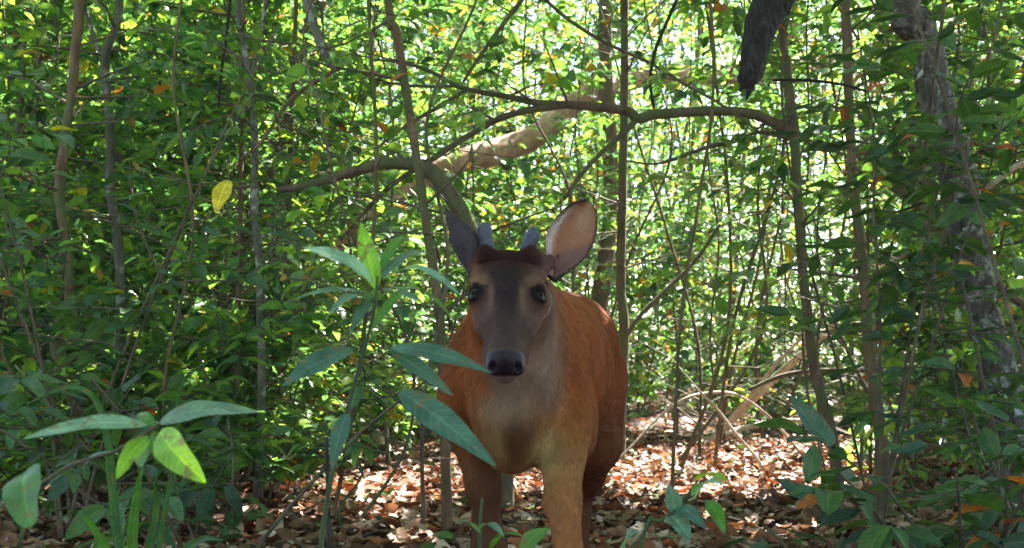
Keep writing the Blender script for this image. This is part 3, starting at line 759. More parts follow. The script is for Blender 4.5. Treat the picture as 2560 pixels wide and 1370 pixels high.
# ------------------------------------------------------------------ trees laid out by hand
def px_path(pts, d):
    """pts (px,py,width_px[,depth]) -> rows x,y,z,r"""
    o = []
    for p in pts:
        dd = p[3] if len(p) > 3 else d
        o.append(np.r_[P(p[0], p[1], dd), p[2]/F_PX*dd/2])
    return np.array(o)
def limb_mesh(rows, sides=9, lump=.06, seed=0, n=None):
    L = np.linalg.norm(np.diff(rows[:, :3], axis=0), axis=1).sum()
    q = crom(rows, n or int(max(8, min(90, L/.035)))); return tube(q[:, :3], np.maximum(q[:, 3], .0012), sides, lump, True, seed), q
tree_seed = [100]
def side_growth(q, n, r, length, leaf, m=7, zmin=.25, pal=GREENS, kind='mid', keep=keep_leaf, per=3, dead=.012, up=.25, aspect=.50, warm=0.):
    """branches growing from the sampled limb q; returns (twig mesh, leaf mesh)"""
    idx = np.nonzero(q[:, 2] > zmin)[0]
    if len(idx) == 0 or n == 0: return None, None
    i = idx[r.integers(0, len(idx), n)]; A = q[i, :3]
    th = r.uniform(0, 2*PI, n); D = np.stack([np.cos(th), np.sin(th), r.normal(size=n)*.3+up], 1); D /= np.linalg.norm(D, axis=1)[:, None]
    Ln = length*r.uniform(.5, 1.3, n); B = A+D*Ln[:, None]
    if keep:
        g = ~(in_gap(B) & (r.random(n) < .7)); A, D, Ln, B, i = A[g], D[g], Ln[g], B[g], i[g]; n = len(A)
        if n == 0: return None, None
    V1 = many_tubes(A, B, np.minimum(q[i, 3]*.5, .006), np.full(n, .0014), 4, r.normal(size=(n, 3))*.02)
    V1 = (V1[0], V1[1]); tw = [V1]; lv = []
    k = per; f = np.tile(np.linspace(.35, 1.0, k), n); A2 = np.repeat(A, k, 0)+(np.repeat(B-A, k, 0))*f[:, None]
    D2 = np.repeat(D, k, 0)+r.normal(size=(n*k, 3))*.55; D2[:, 2] *= .6; D2 /= np.linalg.norm(D2, axis=1)[:, None]
    L2 = np.repeat(Ln, k)*r.uniform(.35, .7, n*k)
    g = keep(A2) if keep else np.ones(len(A2), bool)
    A2, D2, L2 = A2[g], D2[g], L2[g]
    if len(A2):
        tw.append(many_tubes(A2, A2+D2*L2[:, None], np.full(len(A2), .0016), np.full(len(A2), .0008), 3))
        lv.append(twig_leaves(A2, D2, L2, m, leaf, r, kind, pal, dead, warm, keep=keep, aspect=aspect))
    return join(tw), join(lv)
def make_tree(name, label, cat, pts, d, bark, limbs=(), growth=16, glen=.35, leaf=.07, group=None, top=3.8, xd=None, ground=True, lump=.06, pal=GREENS, per=3, dead=.012, extend=True, sides=10):
    tree_seed[0] += 1; r = np.random.default_rng(tree_seed[0])
    rows = px_path(pts, d)                                  # first point is highest
    if rows[0, 2] < rows[-1, 2]: rows = rows[::-1]
    if extend and rows[0, 2] < top:
        dirv = rows[0, :3]-rows[1, :3]; dirv /= np.linalg.norm(dirv)+1e-9; dirv = dirv*.5+np.array([0, 0, .6])
        dirv = dirv if xd is None else np.array(xd, float); t = (top-rows[0, 2])/dirv[2]; rows = np.vstack([np.r_[rows[0, :3]+dirv*t, rows[0, 3]*.45], np.r_[rows[0, :3]+dirv*t*.5, rows[0, 3]*.8], rows])
    if ground:
        b = rows[-1].copy(); z0 = float(hgt(b[0], b[1]))
        dv = rows[-1, :3]-rows[-2, :3]; sl = np.clip(dv[:2]/max(abs(dv[2]), .05), -.35, .35)
        b[:2] += sl*(b[2]-z0)*.5; b[2] = z0-.04; b[3] *= 1.15
        if rows[-1, 2]-z0 > .02: rows = np.vstack([rows, b])
    (V, T), q = limb_mesh(rows, sides, lump, tree_seed[0])
    base = rows[-1, :3].copy(); base[2] = max(0, base[2]) if ground else base[2]
    root = empty(name, base, label, cat, group)
    link('trunk', build_mesh('trunk', V-base, T), M[bark], root)
    allq = [q]
    for lp in limbs:
        rw = px_path(lp, d); (V, T), q2 = limb_mesh(rw, 8, lump, tree_seed[0]+50)
        link('limb', build_mesh('limb', V-base, T), M[bark], root); allq.append(q2)
    Q_ = np.vstack(allq)
    tw, lv = side_growth(Q_, growth, r, glen, leaf, pal=pal, per=per, dead=dead)
    if tw is not None: link('twigs', build_mesh('twigs', tw[0]-base, tw[1]), M['twig'], root, kind='stuff')
    if lv is not None: link('leaves', build_mesh('leaves', lv[0]-base, lv[1], lv[2]), M['leaf'], root, kind='stuff')
    return root

make_tree('sapling', 'winding reddish brown trunk at the left, darkened on one side', 'tree',
          [(200, -20, 26), (190, 110, 25), (180, 230, 25), (165, 330, 24), (150, 450, 24), (152, 530, 24), (165, 600, 22), (172, 660, 20), (168, 760, 22), (140, 850, 30), (160, 940, 28), (195, 1040, 27), (212, 1130, 28), (220, 1220, 30)], 3.5, 'bark_brown', growth=26)
make_tree('sapling', 'straight grey green trunk forking near the top, right of the winding brown trunk', 'tree',
          [(300, -20, 20), (292, 60, 20), (262, 145, 24), (270, 250, 22), (277, 380, 24), (275, 480, 24), (290, 560, 26), (300, 700, 26), (302, 820, 28), (298, 930, 28), (300, 1060, 28), (302, 1160, 30)], 3.9, 'bark_grey',
          limbs=[[(262, 145, 16), (240, 110, 13), (225, 60, 12), (200, -20, 10)]], growth=30)
make_tree('sapling', 'thin pale trunk at the far left edge behind the winding brown one', 'tree', [(75, -20, 16), (62, 120, 18), (50, 260, 17), (48, 420, 16), (52, 560, 15), (60, 700, 14), (70, 900, 16), (95, 1100, 17)], 4.6, 'bark_moss', growth=26)
make_tree('sapling', 'slim grey trunk left of the broad leaved foreground sprig', 'tree',
          [(595, -20, 15), (605, 90, 16), (625, 200, 17), (636, 330, 18), (637, 430, 18), (636, 520, 20), (648, 650, 20), (652, 800, 21), (655, 950, 22), (650, 1100, 22), (645, 1240, 24)], 3.6, 'bark_grey',
          limbs=[[(627, 200, 12), (645, 120, 12), (662, 30, 12), (668, -20, 12)]], growth=26)
make_tree('sapling', 'pencil thin brown trunk rising between the slim grey trunk and the deer', 'tree',
          [(715, 680, 14), (710, 760, 14), (700, 850, 15), (690, 940, 16), (672, 1030, 16), (640, 1120, 16), (615, 1190, 16)], 4.2, 'bark_brown', growth=22, top=3)
make_tree('sapling', 'dark straight stem in shade beside the slim grey trunk', 'tree', [(598, 660, 12), (595, 850, 14), (592, 1000, 16), (588, 1200, 18)], 3.9, 'bark_brown', growth=22, top=3)
make_tree('forest_tree', 'dark mossy leaning trunk high behind the upper left leaves', 'tree',
          [(800, -20, 46), (770, 80, 44), (745, 150, 42), (725, 240, 42), (700, 340, 42), (650, 480, 44), (600, 620, 46), (560, 800, 50), (545, 980, 52)], 6.8, 'bark_moss', growth=26, glen=.7, leaf=.09, top=5.5)
make_tree('sapling', 'mottled slender trunk crossing in front of the thick bent branch', 'tree',
          [(968, -20, 20), (985, 60, 22), (1000, 130, 22), (1012, 210, 23), (1025, 290, 22), (1038, 370, 22), (1050, 450, 23), (1060, 520, 23), (1072, 600, 23), (1085, 680, 23), (1098, 780, 24), (1106, 900, 25), (1112, 1040, 26)], 3.1, 'bark_brown', growth=8)
make_tree('bent_tree', 'dark mossy bough bending down behind the left ear of the deer', 'tree',
          [(1030, 408, 34, 3.6), (1080, 432, 42, 3.6), (1120, 480, 42, 3.6), (1160, 545, 42, 3.6), (1200, 640, 44, 3.6), (1235, 800, 46, 3.6), (1250, 1000, 50, 3.6)], 3.6, 'bark_moss', growth=10, extend=False,
          limbs=[[(1062, 420, 36), (1030, 410, 34), (960, 408, 30), (900, 425, 26), (850, 438, 26), (780, 460, 24), (735, 470, 22), (692, 474, 14)]])
TR = make_tree('limbed_tree', 'slender trunk on the right whose long crooked bough spans the middle of the wood', 'tree',
          [(1945, -20, 20), (1955, 80, 20), (1970, 200, 22), (1985, 330, 26), (1992, 460, 24), (2005, 640, 24), (2020, 800, 26), (2040, 940, 28), (2065, 1030, 28), (2085, 1120, 30)], 4.0, 'bark_moss', growth=22,
          limbs=[[(2000, 345, 30), (1960, 320, 30), (1910, 296, 28), (1860, 280, 26), (1760, 278, 26), (1680, 284, 26), (1630, 288, 26), (1595, 296, 28), (1570, 278, 24), (1500, 268, 24), (1420, 262, 22), (1350, 258, 20), (1270, 242, 16), (1200, 230, 14), (1150, 218, 13), (1100, 190, 11), (1040, 165, 10), (980, 152, 8), (930, 150, 5)],
                 [(1420, 262, 18), (1340, 272, 18), (1260, 292, 18), (1200, 322, 17), (1130, 365, 16), (1060, 412, 15), (1010, 440, 13), (950, 490, 11), (900, 545, 9), (850, 600, 6)],
                 [(1595, 296, 16), (1550, 340, 14), (1500, 385, 13), (1450, 440, 12), (1410, 500, 9)],
                 [(1165, 225, 12), (1100, 265, 11), (1030, 305, 10), (980, 340, 8), (940, 375, 6), (900, 430, 4)],
                 [(1150, 215, 8), (1020, 214, 7), (930, 195, 7), (890, 170, 4)],
                 [(1995, 350, 16), (1900, 330, 10), (1850, 350, 12), (1780, 365, 12), (1720, 385, 10), (1640, 410, 7), (1560, 400, 4)]])
make_tree('sapling', 'upright brown trunk in the middle of the right side, left of the large rough trunk', 'tree',
          [(2112, -20, 24), (2118, 100, 25), (2122, 240, 24), (2128, 380, 24), (2135, 480, 26), (2150, 600, 26), (2162, 720, 26), (2172, 860, 30), (2190, 1000, 32), (2205, 1120, 34)], 3.5, 'bark_brown', growth=26)
make_tree('large_tree', 'stout tree with rough grey flaking bark at the right', 'tree',
          [(2275, -40, 66), (2300, 60, 76), (2325, 160, 82), (2345, 260, 86), (2375, 370, 88), (2400, 470, 90), (2410, 560, 92), (2430, 680, 92), (2455, 780, 90), (2480, 880, 92), (2505, 980, 94), (2520, 1080, 98), (2528, 1180, 106), (2530, 1240, 118)], 3.3, 'bark_rough', growth=14, lump=.05, top=4.5, xd=(.35, .25, 1), sides=22)
make_tree('liana', 'hair thin vine hanging straight down right of the deer', 'vine', [(1775, -20, 9), (1785, 140, 9), (1778, 300, 8), (1755, 450, 8), (1735, 580, 8), (1710, 720, 8), (1695, 900, 8), (1682, 1180, 9)], 3.4, 'bark_brown', growth=4)
make_tree('sapling', 'upright trunk directly behind the rump of the deer', 'tree', [(1560, -20, 20), (1562, 200, 22), (1556, 480, 22), (1552, 700, 24), (1560, 820, 26), (1550, 1060, 28)], 5.2, 'bark_moss', growth=22, glen=.45)
make_tree('sapling', 'reddish trunk deep behind the arching bough', 'tree', [(1515, 180, 36), (1522, 350, 40), (1528, 520, 40), (1500, 760, 42), (1490, 950, 44)], 8.5, 'bark_brown', growth=30, glen=.6, top=5)
make_tree('sapling', 'twin thin dark stem left of the winding brown trunk', 'tree', [(190, -20, 10), (178, 150, 10), (170, 300, 10), (150, 520, 10), (125, 700, 11), (110, 900, 12), (120, 1100, 14)], 4.3, 'bark_dark', growth=18)
make_tree('dead_branch', 'short grey dead branch pointing down from the top edge, broken at its tip', 'branch', [(760, -30, 26), (778, 40, 24), (800, 105, 22), (822, 155, 20), (838, 178, 9)], 3.0, 'bark_grey', growth=0, ground=False, extend=True, xd=(-.3, 0, 1), top=2.6)
make_tree('hanging_log', 'blackish dead limb hanging from the top edge with a splintered pointed end', 'log', [(1955, -60, 94), (1928, 10, 90), (1906, 60, 84), (1893, 105, 78), (1884, 150, 68), (1874, 190, 56), (1868, 210, 40), (1866, 222, 12)], 2.5, 'bark_dark', limbs=[[(1866, 180, 30), (1856, 212, 20), (1850, 230, 4)], [(1878, 180, 34), (1872, 222, 22), (1866, 250, 3)], [(1892, 160, 26), (1888, 195, 16), (1884, 216, 3)]], growth=0, ground=False, extend=True, xd=(.38, 0, 1), top=1.75, lump=.12, sides=26)
make_tree('leaning_log', 'pinkish leaning trunk lying across far behind the boughs', 'log', [(2100, 150, 34, 9.5), (1850, 190, 40, 9.2), (1600, 198, 44, 9), (1450, 250, 56, 8.6), (1330, 345, 62, 8.3), (1200, 388, 66, 8), (1085, 430, 62, 7.8), (930, 520, 62, 7.6), (850, 590, 64, 7.5), (640, 740, 66, 7.4), (520, 860, 70, 7.3)], 8, 'bark_pink', growth=0, extend=False, sides=14)
# thin crossing boughs
def stick(name, label, cat, pts, d, bark, growth=0, glen=.2, lump=.05, group=None, ground=False, leaf=.06):
    return make_tree(name, label, cat, pts, d, bark, growth=growth, glen=glen, ground=ground, extend=False, lump=lump, group=group, leaf=leaf)
stick('thin_branch', 'thin straight branch slanting up to the top edge above the deer', 'branch', [(1320, -20, 12), (1270, 45, 12), (1225, 105, 12), (1190, 155, 10), (1158, 205, 8)], 3.7, 'bark_moss', 3)
stick('thin_branch', 'thin branch slanting down to the right through the pale gap at the top', 'branch', [(1340, -20, 10), (1430, 55, 10), (1520, 110, 9), (1620, 155, 9), (1720, 215, 8), (1800, 260, 7), (1900, 330, 5)], 3.8, 'bark_moss', 4)
stick('thin_branch', 'curving thin branch below the broken dead branch at the upper left', 'branch', [(845, 172, 12), (790, 205, 11), (735, 240, 11), (690, 300, 9), (650, 360, 8), (600, 400, 5)], 3.3, 'bark_brown', 5)
stick('thin_branch', 'dark hanging vine stem near the top left of the frame', 'vine', [(578, -20, 9), (566, 90, 9), (552, 190, 8), (546, 270, 6)], 3.2, 'bark_dark', 2)
stick('thin_branch', 'dark curved twig hanging left of the blackish dead limb', 'branch', [(1700, -20, 8), (1665, 60, 9), (1640, 120, 9), (1625, 200, 8), (1635, 270, 7)], 3.4, 'bark_dark', 3)
stick('thin_branch', 'crooked dark twig stretching right across the upright brown trunk', 'branch', [(1930, 200, 8), (2010, 200, 8), (2100, 210, 7), (2170, 230, 6)], 3.4, 'bark_dark', 4)
stick('fallen_branch', 'sloping mossy branch lodged against the stout rough trunk', 'branch', [(2130, 370, 18, 4.2), (2200, 440, 24, 4.1), (2270, 490, 26, 4.0), (2330, 535, 26, 3.9), (2365, 560, 24, 3.8), (2470, 690, 22, 3.8), (2580, 780, 22, 3.8)], 4, 'bark_brown', 4)
stick('fallen_branch', 'straight pole, painted pale as if sunlit, sloping up to the stout rough trunk', 'branch', [(2170, 720, 12, 4.6), (2290, 612, 14, 4.4), (2400, 520, 14, 4.2), (2560, 400, 14, 4.0)], 4.4, 'bark_pale')  # pale bark puts the sunlight on this pole into its colour
stick('fallen_branch', 'thin bleached twig slanting right of the upright brown trunk', 'branch', [(2050, 330, 8), (2180, 390, 9), (2310, 440, 9)], 4.6, 'bark_pale')
stick('fallen_branch', 'long bleached pole leaning from the leaf litter up to the right', 'branch', [(2240, 640, 12, 5.3), (2130, 745, 16, 5.5), (2060, 838, 18, 5.7), (1965, 920, 21, 5.9), (1870, 1010, 21, 6.1), (1820, 1060, 20, 6.2), (1765, 1113, 18, 6.35)], 6, 'bark_pale')
stick('fallen_branch', 'slim bleached stick running parallel below the long pole', 'branch', [(2030, 820, 9, 5.6), (1950, 900, 9, 5.7), (1880, 985, 10, 5.8), (1800, 1075, 10, 5.95), (1750, 1133, 10, 6.0)], 6, 'bark_pale')
stick('arched_twig', 'bleached twig arching over the sunlit leaf litter', 'branch', [(1500, 1185, 6, 4.8), (1560, 1135, 6, 4.8), (1640, 1050, 6, 4.9), (1710, 998, 7, 4.9), (1770, 982, 7, 5), (1830, 984, 8, 5.05), (1880, 1008, 7, 5.1), (1930, 1050, 8, 5.15), (1975, 1100, 7, 5.2), (2020, 1160, 6, 5.3)], 5.0, 'bark_pale')
stick('fallen_branch', 'pale stick crossing under the arched twig', 'branch', [(1735, 965, 6, 4.6), (1790, 1020, 7, 4.65), (1840, 1085, 7, 4.7), (1895, 1150, 8, 4.75), (1905, 1187, 7, 4.78)], 4.7, 'bark_pale')
stick('fallen_branch', 'bleached branch lying low across the foot of the long pole', 'branch', [(1640, 1120, 16, 6.0), (1720, 1107, 18, 6.2), (1780, 1095, 14, 6.3), (1860, 1070, 13, 6.5), (1960, 1052, 12, 6.6), (2090, 1058, 12, 6.7), (2180, 1075, 10, 6.7)], 4.8, 'bark_pale')
stick('fallen_branch', 'arched greenish branch across the lower right between the trunks', 'branch', [(1870, 975, 9, 5), (1960, 938, 10, 5), (2060, 925, 10, 5), (2170, 930, 10, 5), (2280, 970, 10, 5), (2390, 1040, 10, 5)], 5, 'bark_moss', 2)
stick('fallen_branch', 'dark fallen limb sloping down at the left edge', 'branch', [(-20, 820, 26), (80, 900, 28), (170, 970, 28), (260, 1060, 26), (340, 1130, 22)], 4.6, 'bark_dark', 3)
stick('fallen_branch', 'dark crooked dead stub behind the left leaves', 'branch', [(500, 420, 30, 5.6), (485, 480, 36, 5.6), (450, 510, 26, 5.6), (420, 480, 14, 5.6)], 5.6, 'bark_dark', 2)
stick('fallen_branch', 'short pale log end lying in litter left of the deer', 'log', [(940, 1085, 26, 6), (985, 1150, 26, 5.3), (1010, 1190, 18, 4.85)], 4.8, 'bark_pale')
stick('thin_branch', 'slanting branch in front of the rump-side undergrowth', 'branch', [(1800, 560, 9, 4.8), (1740, 650, 9, 4.8), (1670, 720, 10, 4.8), (1600, 790, 11, 4.8), (1565, 840, 10, 4.8)], 4.8, 'bark_moss', 3)

# ------------------------------------------------------------------ undergrowth saplings and shrubs
def rand_sapling(x, y, h, nb, leaf, label, group, lean=.15, bark='bark_brown', blen=.38, name='sapling', cat='sapling', r0=.009, dead=.012, pal=GREENS, kind='mid', per=3, mm=7, mat_='leaf', keep=keep_leaf, up=.25, warm=0.):
    tree_seed[0] += 1; r = np.random.default_rng(tree_seed[0])
    z0 = float(hgt(x, y)); k = 7; zz = np.linspace(0, 1, k); wob = np.cumsum(r.normal(size=(k, 2))*.055*h**.5, 0); wob[0] = 0
    ln_ = r.normal(size=2)*lean
    path = np.c_[x+ln_[0]*zz*h*.5+wob[:, 0], y+ln_[1]*zz*h*.5+wob[:, 1], z0-.03+zz*h, r0*(1-.8*zz)+.0015]
    base = np.array([x, y, z0])
    (V, T), q = limb_mesh(path, 7, .08, tree_seed[0])
    tw, lv = side_growth(q, nb, r, blen, leaf, zmin=.12, m=mm, pal=pal, kind=kind, per=per, dead=dead, keep=keep, up=up, warm=warm)
    root = empty(name, base, label, cat, group)
    link('trunk' if h > 1.2 else 'stem', build_mesh('trunk', V-base, T), M[bark], root)
    if tw is not None: link('twigs', build_mesh('twigs', tw[0]-base, tw[1]), M['twig'], root, kind='stuff')
    if lv is not None: link('leaves', build_mesh('leaves', lv[0]-base, lv[1], lv[2]), M[mat_], root, kind='stuff')
    return root
LM = [(110, 'at the far left edge'), (235, 'by the winding brown trunk'), (400, 'right of the forked grey trunk'), (560, 'below the yellow leaf'), (760, 'behind the slim grey trunk'), (930, 'behind the tall blurred sprig'), (1150, 'behind the mottled slender trunk'),
      (1420, 'behind the head of the deer'), (1600, 'behind the rump of the deer'), (1720, 'by the hanging vine'), (1900, 'behind the arched twig'), (2090, 'behind the slender limbed trunk'), (2250, 'by the upright brown trunk'), (2450, 'behind the stout rough trunk'), (9999, 'at the far right edge')]
BN = {'bark_brown': 'brown stemmed', 'bark_grey': 'grey stemmed', 'bark_moss': 'mossy stemmed', 'twig': 'dark stemmed', 'bark_pale': 'pale stemmed'}
SEEN = {}
def say(what, pxx, y, h, bark, more=''):
    lm = [t for a, t in LM if pxx < a][0]
    size = '' if 'seedling' in what else ('short ' if h < 2.4 else ('tall ' if h > 3.6 else ''))
    zone = 'close' if y < 4.4 else ('midway' if y < 7 else 'deep')
    t_ = '%s%s %s %s %s' % (size, BN.get(bark, 'green stemmed'), what, {'close': 'close', 'midway': 'midway back', 'deep': 'deep in the wood'}[zone], lm)
    k = (t_,)
    SEEN[k] = SEEN.get(k, 0)+1
    return t_
cnt = 0
barks = ['bark_brown', 'bark_grey', 'bark_moss', 'twig', 'bark_moss']
for (n_, d0, d1, hh, nb, lf_) in ((34, 2.9, 4.4, (1.6, 3.2), 26, .068), (56, 4.4, 7.0, (2.2, 4.2), 66, .076), (56, 7.0, 11.5, (3.0, 5.5), 80, .088)):
    for x, y in sample_wedge(n_, d0, d1, .50, .25):
        pxx = 1280+F_PX*x/y
        if y < 4.6 and 1130 < pxx < 2060: continue
        side = 'left of the deer' if pxx < 1130 else ('behind the deer' if pxx < 1600 else 'right of the deer')
        zone = 'close by' if y < 4.4 else ('in the middle distance' if y < 7 else 'deep in the wood')
        left = pxx < 1000
        h_ = rng.uniform(*hh); rand_sapling(x, y, h_, int(nb*(1.0 if left else .95)), lf_, say('leafy sapling', pxx, y, h_, barks[cnt % 5]), 'leafy saplings %s %s' % (zone, side), bark=barks[cnt % 5], kind='far' if y > 6 else 'mid', r0=rng.uniform(.003, .0055) if y < 4.4 else rng.uniform(.005, .009), warm=.03+(.10 if (not left and y > 7) else 0)); cnt += 1
# bare thin poles among the leaves
for x, y in sample_wedge(8, 4.8, 10, .5, .2):
    pxx = 1280+F_PX*x/y
    side = 'left of the deer' if pxx < 1130 else ('behind the deer' if pxx < 1600 else 'right of the deer')
    h_ = rng.uniform(2.5, 5); bk = ['bark_grey', 'bark_brown', 'bark_moss', 'bark_brown'][rng.integers(0, 4)]; rand_sapling(x, y, h_, 5, .07, say('bare pole sapling', pxx, y, h_, bk), 'bare sapling poles %s' % side, bark=bk, r0=rng.uniform(.005, .016), lean=.3)
# low seedlings on the litter
for x, y in sample_wedge(110, 3.0, 8.5, .5, .2):
    pxx = 1280+F_PX*x/y
    if 1150 < pxx < 2120 and y < 6.4: continue
    if any(((x-g_[0])/g_[2])**2+((y-g_[1])/g_[3])**2 < 1.2 for g_ in GAPS[:5]): continue
    side = 'left of the deer' if pxx < 1130 else ('behind the deer' if pxx < 1600 else 'right of the deer')
    rand_sapling(x, y, rng.uniform(.18, .6), 6, .062, say('low seedling', pxx, y, .4, 'g'), 'low seedlings %s' % side, name='seedling', cat='seedling', r0=.0025, blen=.13, bark='green_stem', keep=lambda p: (p[:, 1] > 2.6) & (p[:, 2] > .02), up=.5)

for x, y in np.c_[rng.uniform(-1.9, -.35, 46), rng.uniform(3.0, 5.2, 46)]:
    pxx = 1280+F_PX*x/y
    if pxx < -100 or pxx > 900 or any(((x-g_[0])/g_[2])**2+((y-g_[1])/g_[3])**2 < 1.0 for g_ in GAPS[:5]): continue
    rand_sapling(x, y, rng.uniform(.25, .8), 9, .062, say('bushy seedling', pxx, y, .4, 'g'), 'bushy seedlings left of the deer', name='seedling', cat='seedling', r0=.003, blen=.17, bark='green_stem', keep=lambda p: (p[:, 1] > 2.6) & (p[:, 2] > .02), up=.5)

# ------------------------------------------------------------------ the far wood and the canopy overhead
def mass(n, pos, size, kind='far', pal=GREENS, warm=.05, m=1):
    D = rng.normal(size=(n, 3)); D[:, 2] = D[:, 2]*.4-.25
    u = np.tile([0, 0, 1.0], (n, 1))+rng.normal(size=(n, 3))*.5
    L = size*rng.uniform(.6, 1.4, n)
    return stamp(kind, pos, frames(D, u), L, L*rng.uniform(.4, .6, n), leaf_cols(n, rng, pal, .01, warm))
def clumps(nc, per, cen, spread):
    p = np.repeat(cen, per, 0)+rng.normal(size=(nc*per, 3))*np.repeat(spread, per)[:, None]
    return p
nc = 6200; c = np.c_[sample_wedge(nc, 8, 22, .55, 1.2), rng.uniform(.1, 9.5, nc)]
p = clumps(nc, 40, c, rng.uniform(.2, .55, nc)); p = p[p[:, 2] > 0.05]
px, py = pix(p); thin = (px > 900) & (px < 2560) & (py < 420) & (rng.random(len(p)) < .3); thin |= in_gap(p) & (rng.random(len(p)) < (.25+.5*(p[:, 1] < 11)))
p = p[~thin]
nb_ = 420; cb = np.c_[rng.uniform(-5, 5, nb_), rng.uniform(-5, -1.6, nb_), rng.uniform(.1, 4.5, nb_)]; pb = clumps(nb_, 22, cb, np.full(nb_, .35)); pb = pb[(pb[:, 2] > .02) & (pb[:, 1] < -.9)]  # unseen leaves added behind the camera to darken eye reflections and fill light
p = np.vstack([p, pb]); fm = mass(len(p), p, .098, warm=.08)
nc = 1700; c = np.c_[sample_wedge(nc, 22, 42, .60, 2), rng.uniform(.2, 12, nc)]; p2 = clumps(nc, 44, c, rng.uniform(.4, 1.0, nc)); p2 = p2[(p2[:, 2] > .1)]
qx, qy = pix(p2); p2 = p2[~((qx > 1250) & (qx < 1950) & (qy < 260) & (rng.random(len(p2)) < .6))]
fm = join([fm, mass(len(p2), p2, .22, warm=.10)])
ns = 130; s = sample_wedge(ns, 11, 24, .55, 1.5); A = np.c_[s, np.zeros(ns)]; B = A+np.c_[rng.normal(size=(ns, 2))*.8, rng.uniform(4, 9, ns)]
tk = many_tubes(A, B, rng.uniform(.012, .04, ns), rng.uniform(.008, .02, ns), 6, rng.normal(size=(ns, 3))*.15)
fw_ = link('far_wood', build_mesh('far_wood', *fm), M['leaf_far'], kind='stuff'); fw_['label'] = 'small bright leaves of the far wood, plus unseen ones added behind the camera'; fw_['category'] = 'foliage'
ft = link('far_trunks', build_mesh('far_trunks', *tk), M['bark_brown'], fw_, kind='stuff')
# canopy leaves, thinned by sun footprint to set shade and sun patches
nc = 3000; c = np.c_[rng.uniform(-9, 12, nc), rng.uniform(-6, 22, nc), rng.uniform(3.2, 8.5, nc)]
p = clumps(nc, 26, c, rng.uniform(.25, .6, nc)); p = p[p[:, 2] > 2.9]
fx, fy = ground_foot(p, .5)
shade = (fx > -2.4) & (fx < 2.6) & (fy > -1) & (fy < 3.1)
base_keep = np.where(fy < 3.1, .8, .13+.10*np.sin(fx*1.7+1)*np.sin(fy*1.3))
base_keep = np.where((fx < -.3) & (fy > 3.4), base_keep*.2, base_keep); base_keep = np.where((fx > -1) & (fy > 8), np.maximum(base_keep, .34), base_keep)
base_keep = np.where((fy > 2.4) & (fy < 3.9), np.maximum(base_keep, .75), base_keep); base_keep = np.where((fy > 3.9) & (fy < 5) & (fx > -.6) & (fx < 2.2), np.maximum(base_keep, .35), base_keep)
k = (rng.random(len(p)) < base_keep) & ~(in_gap(p) & (rng.random(len(p)) < .96))
p = p[k]; cm = mass(len(p), p, .15, warm=.03)
# extra unseen leaves added to shade the camera and the deer
nc = 700; foot = np.c_[rng.uniform(-2.2, 2.4, nc), rng.uniform(-1.0, 3.45, nc)]; z = rng.uniform(3.0, 5.5, nc); t = (z-.5)/SUN[2]
c = np.c_[foot[:, 0]+SUN[0]*t, foot[:, 1]+SUN[1]*t, z]; p = clumps(nc, 26, c, np.full(nc, .28)); p = p[~in_gap(p)]; p = p[p[:, 2] > 2.7]
px, py = pix(p); cm2 = mass(len(p), p, .14, warm=0)
ca_ = link('shade_canopy', build_mesh('shade_canopy', *join([cm, cm2])), M['leaf_far'], kind='stuff'); ca_['label'] = 'leafy canopy overhead, shaped to shade the deer and let sun patches through'; ca_['category'] = 'foliage'

# ------------------------------------------------------------------ near plants, every leaf its own part
def near_leaf(base, tip, wd, normal, col, root, rootloc, arch=.12, fold=.18, serr=.0, prof='lance', twist=0., seed=0, name='leaf'):
    base = np.asarray(base); tip = np.asarray(tip); r = np.random.default_rng(seed+int(abs(base[0])*1e4))
    L = np.linalg.norm(tip-base); d = (tip-base)/L; nrm = np.asarray(normal, float); x = np.cross(d, nrm); x /= np.linalg.norm(x)+1e-9; z = np.cross(x, d)
    ns, nt_ = 26, 9; V = []; UV = []
    ph = r.uniform(0, 6)
    for a in range(ns):
        s_ = a/(ns-1)
        if prof == 'lance': w0 = math.sin(PI*s_**.80)**.85*(1-.25*s_)*1.12
        elif prof == 'heart': w0 = min(1, (s_*7)**.5)*math.sqrt(max(0, 1-s_**2.2))
        elif prof == 'strap': w0 = min(1, s_*8)**.6*(1-s_**3)
        else: w0 = math.sin(PI*s_**.85)**.75
        w0 *= wd/2*(1+serr*math.sin(a*2.3))
        tw = twist*s_+.10*math.sin(s_*9+ph)
        for b in range(nt_):
            t = b/(nt_-1)*2-1
            xx = x*math.cos(tw)+z*math.sin(tw); zz = z*math.cos(tw)-x*math.sin(tw)
            ctr = base+d*L*s_+z*(arch*L*math.sin(PI*s_)-.0*s_)
            V.append(ctr+xx*t*w0+zz*(abs(t)*fold*w0+.05*w0*math.sin(s_*17+t*2+ph))); UV.append((t, s_))
    V = np.array(V); UV = np.array(UV)
    i, j = np.meshgrid(np.arange(ns-1), np.arange(nt_-1), indexing='ij'); a = (i*nt_+j).ravel()
    T = np.vstack([np.c_[a, a+nt_, a+nt_+1], np.c_[a, a+nt_+1, a+1]])
    return link(name, build_mesh(name, V-rootloc, T, np.tile(col, (len(V), 1)), UV), M['leaf_near'], root)
TEAL = (.09, .18, .135); TEALD = (.045, .115, .095); YG = (.18, .38, .02); PALE = (.15, .29, .22); GR = (.06, .19, .025)
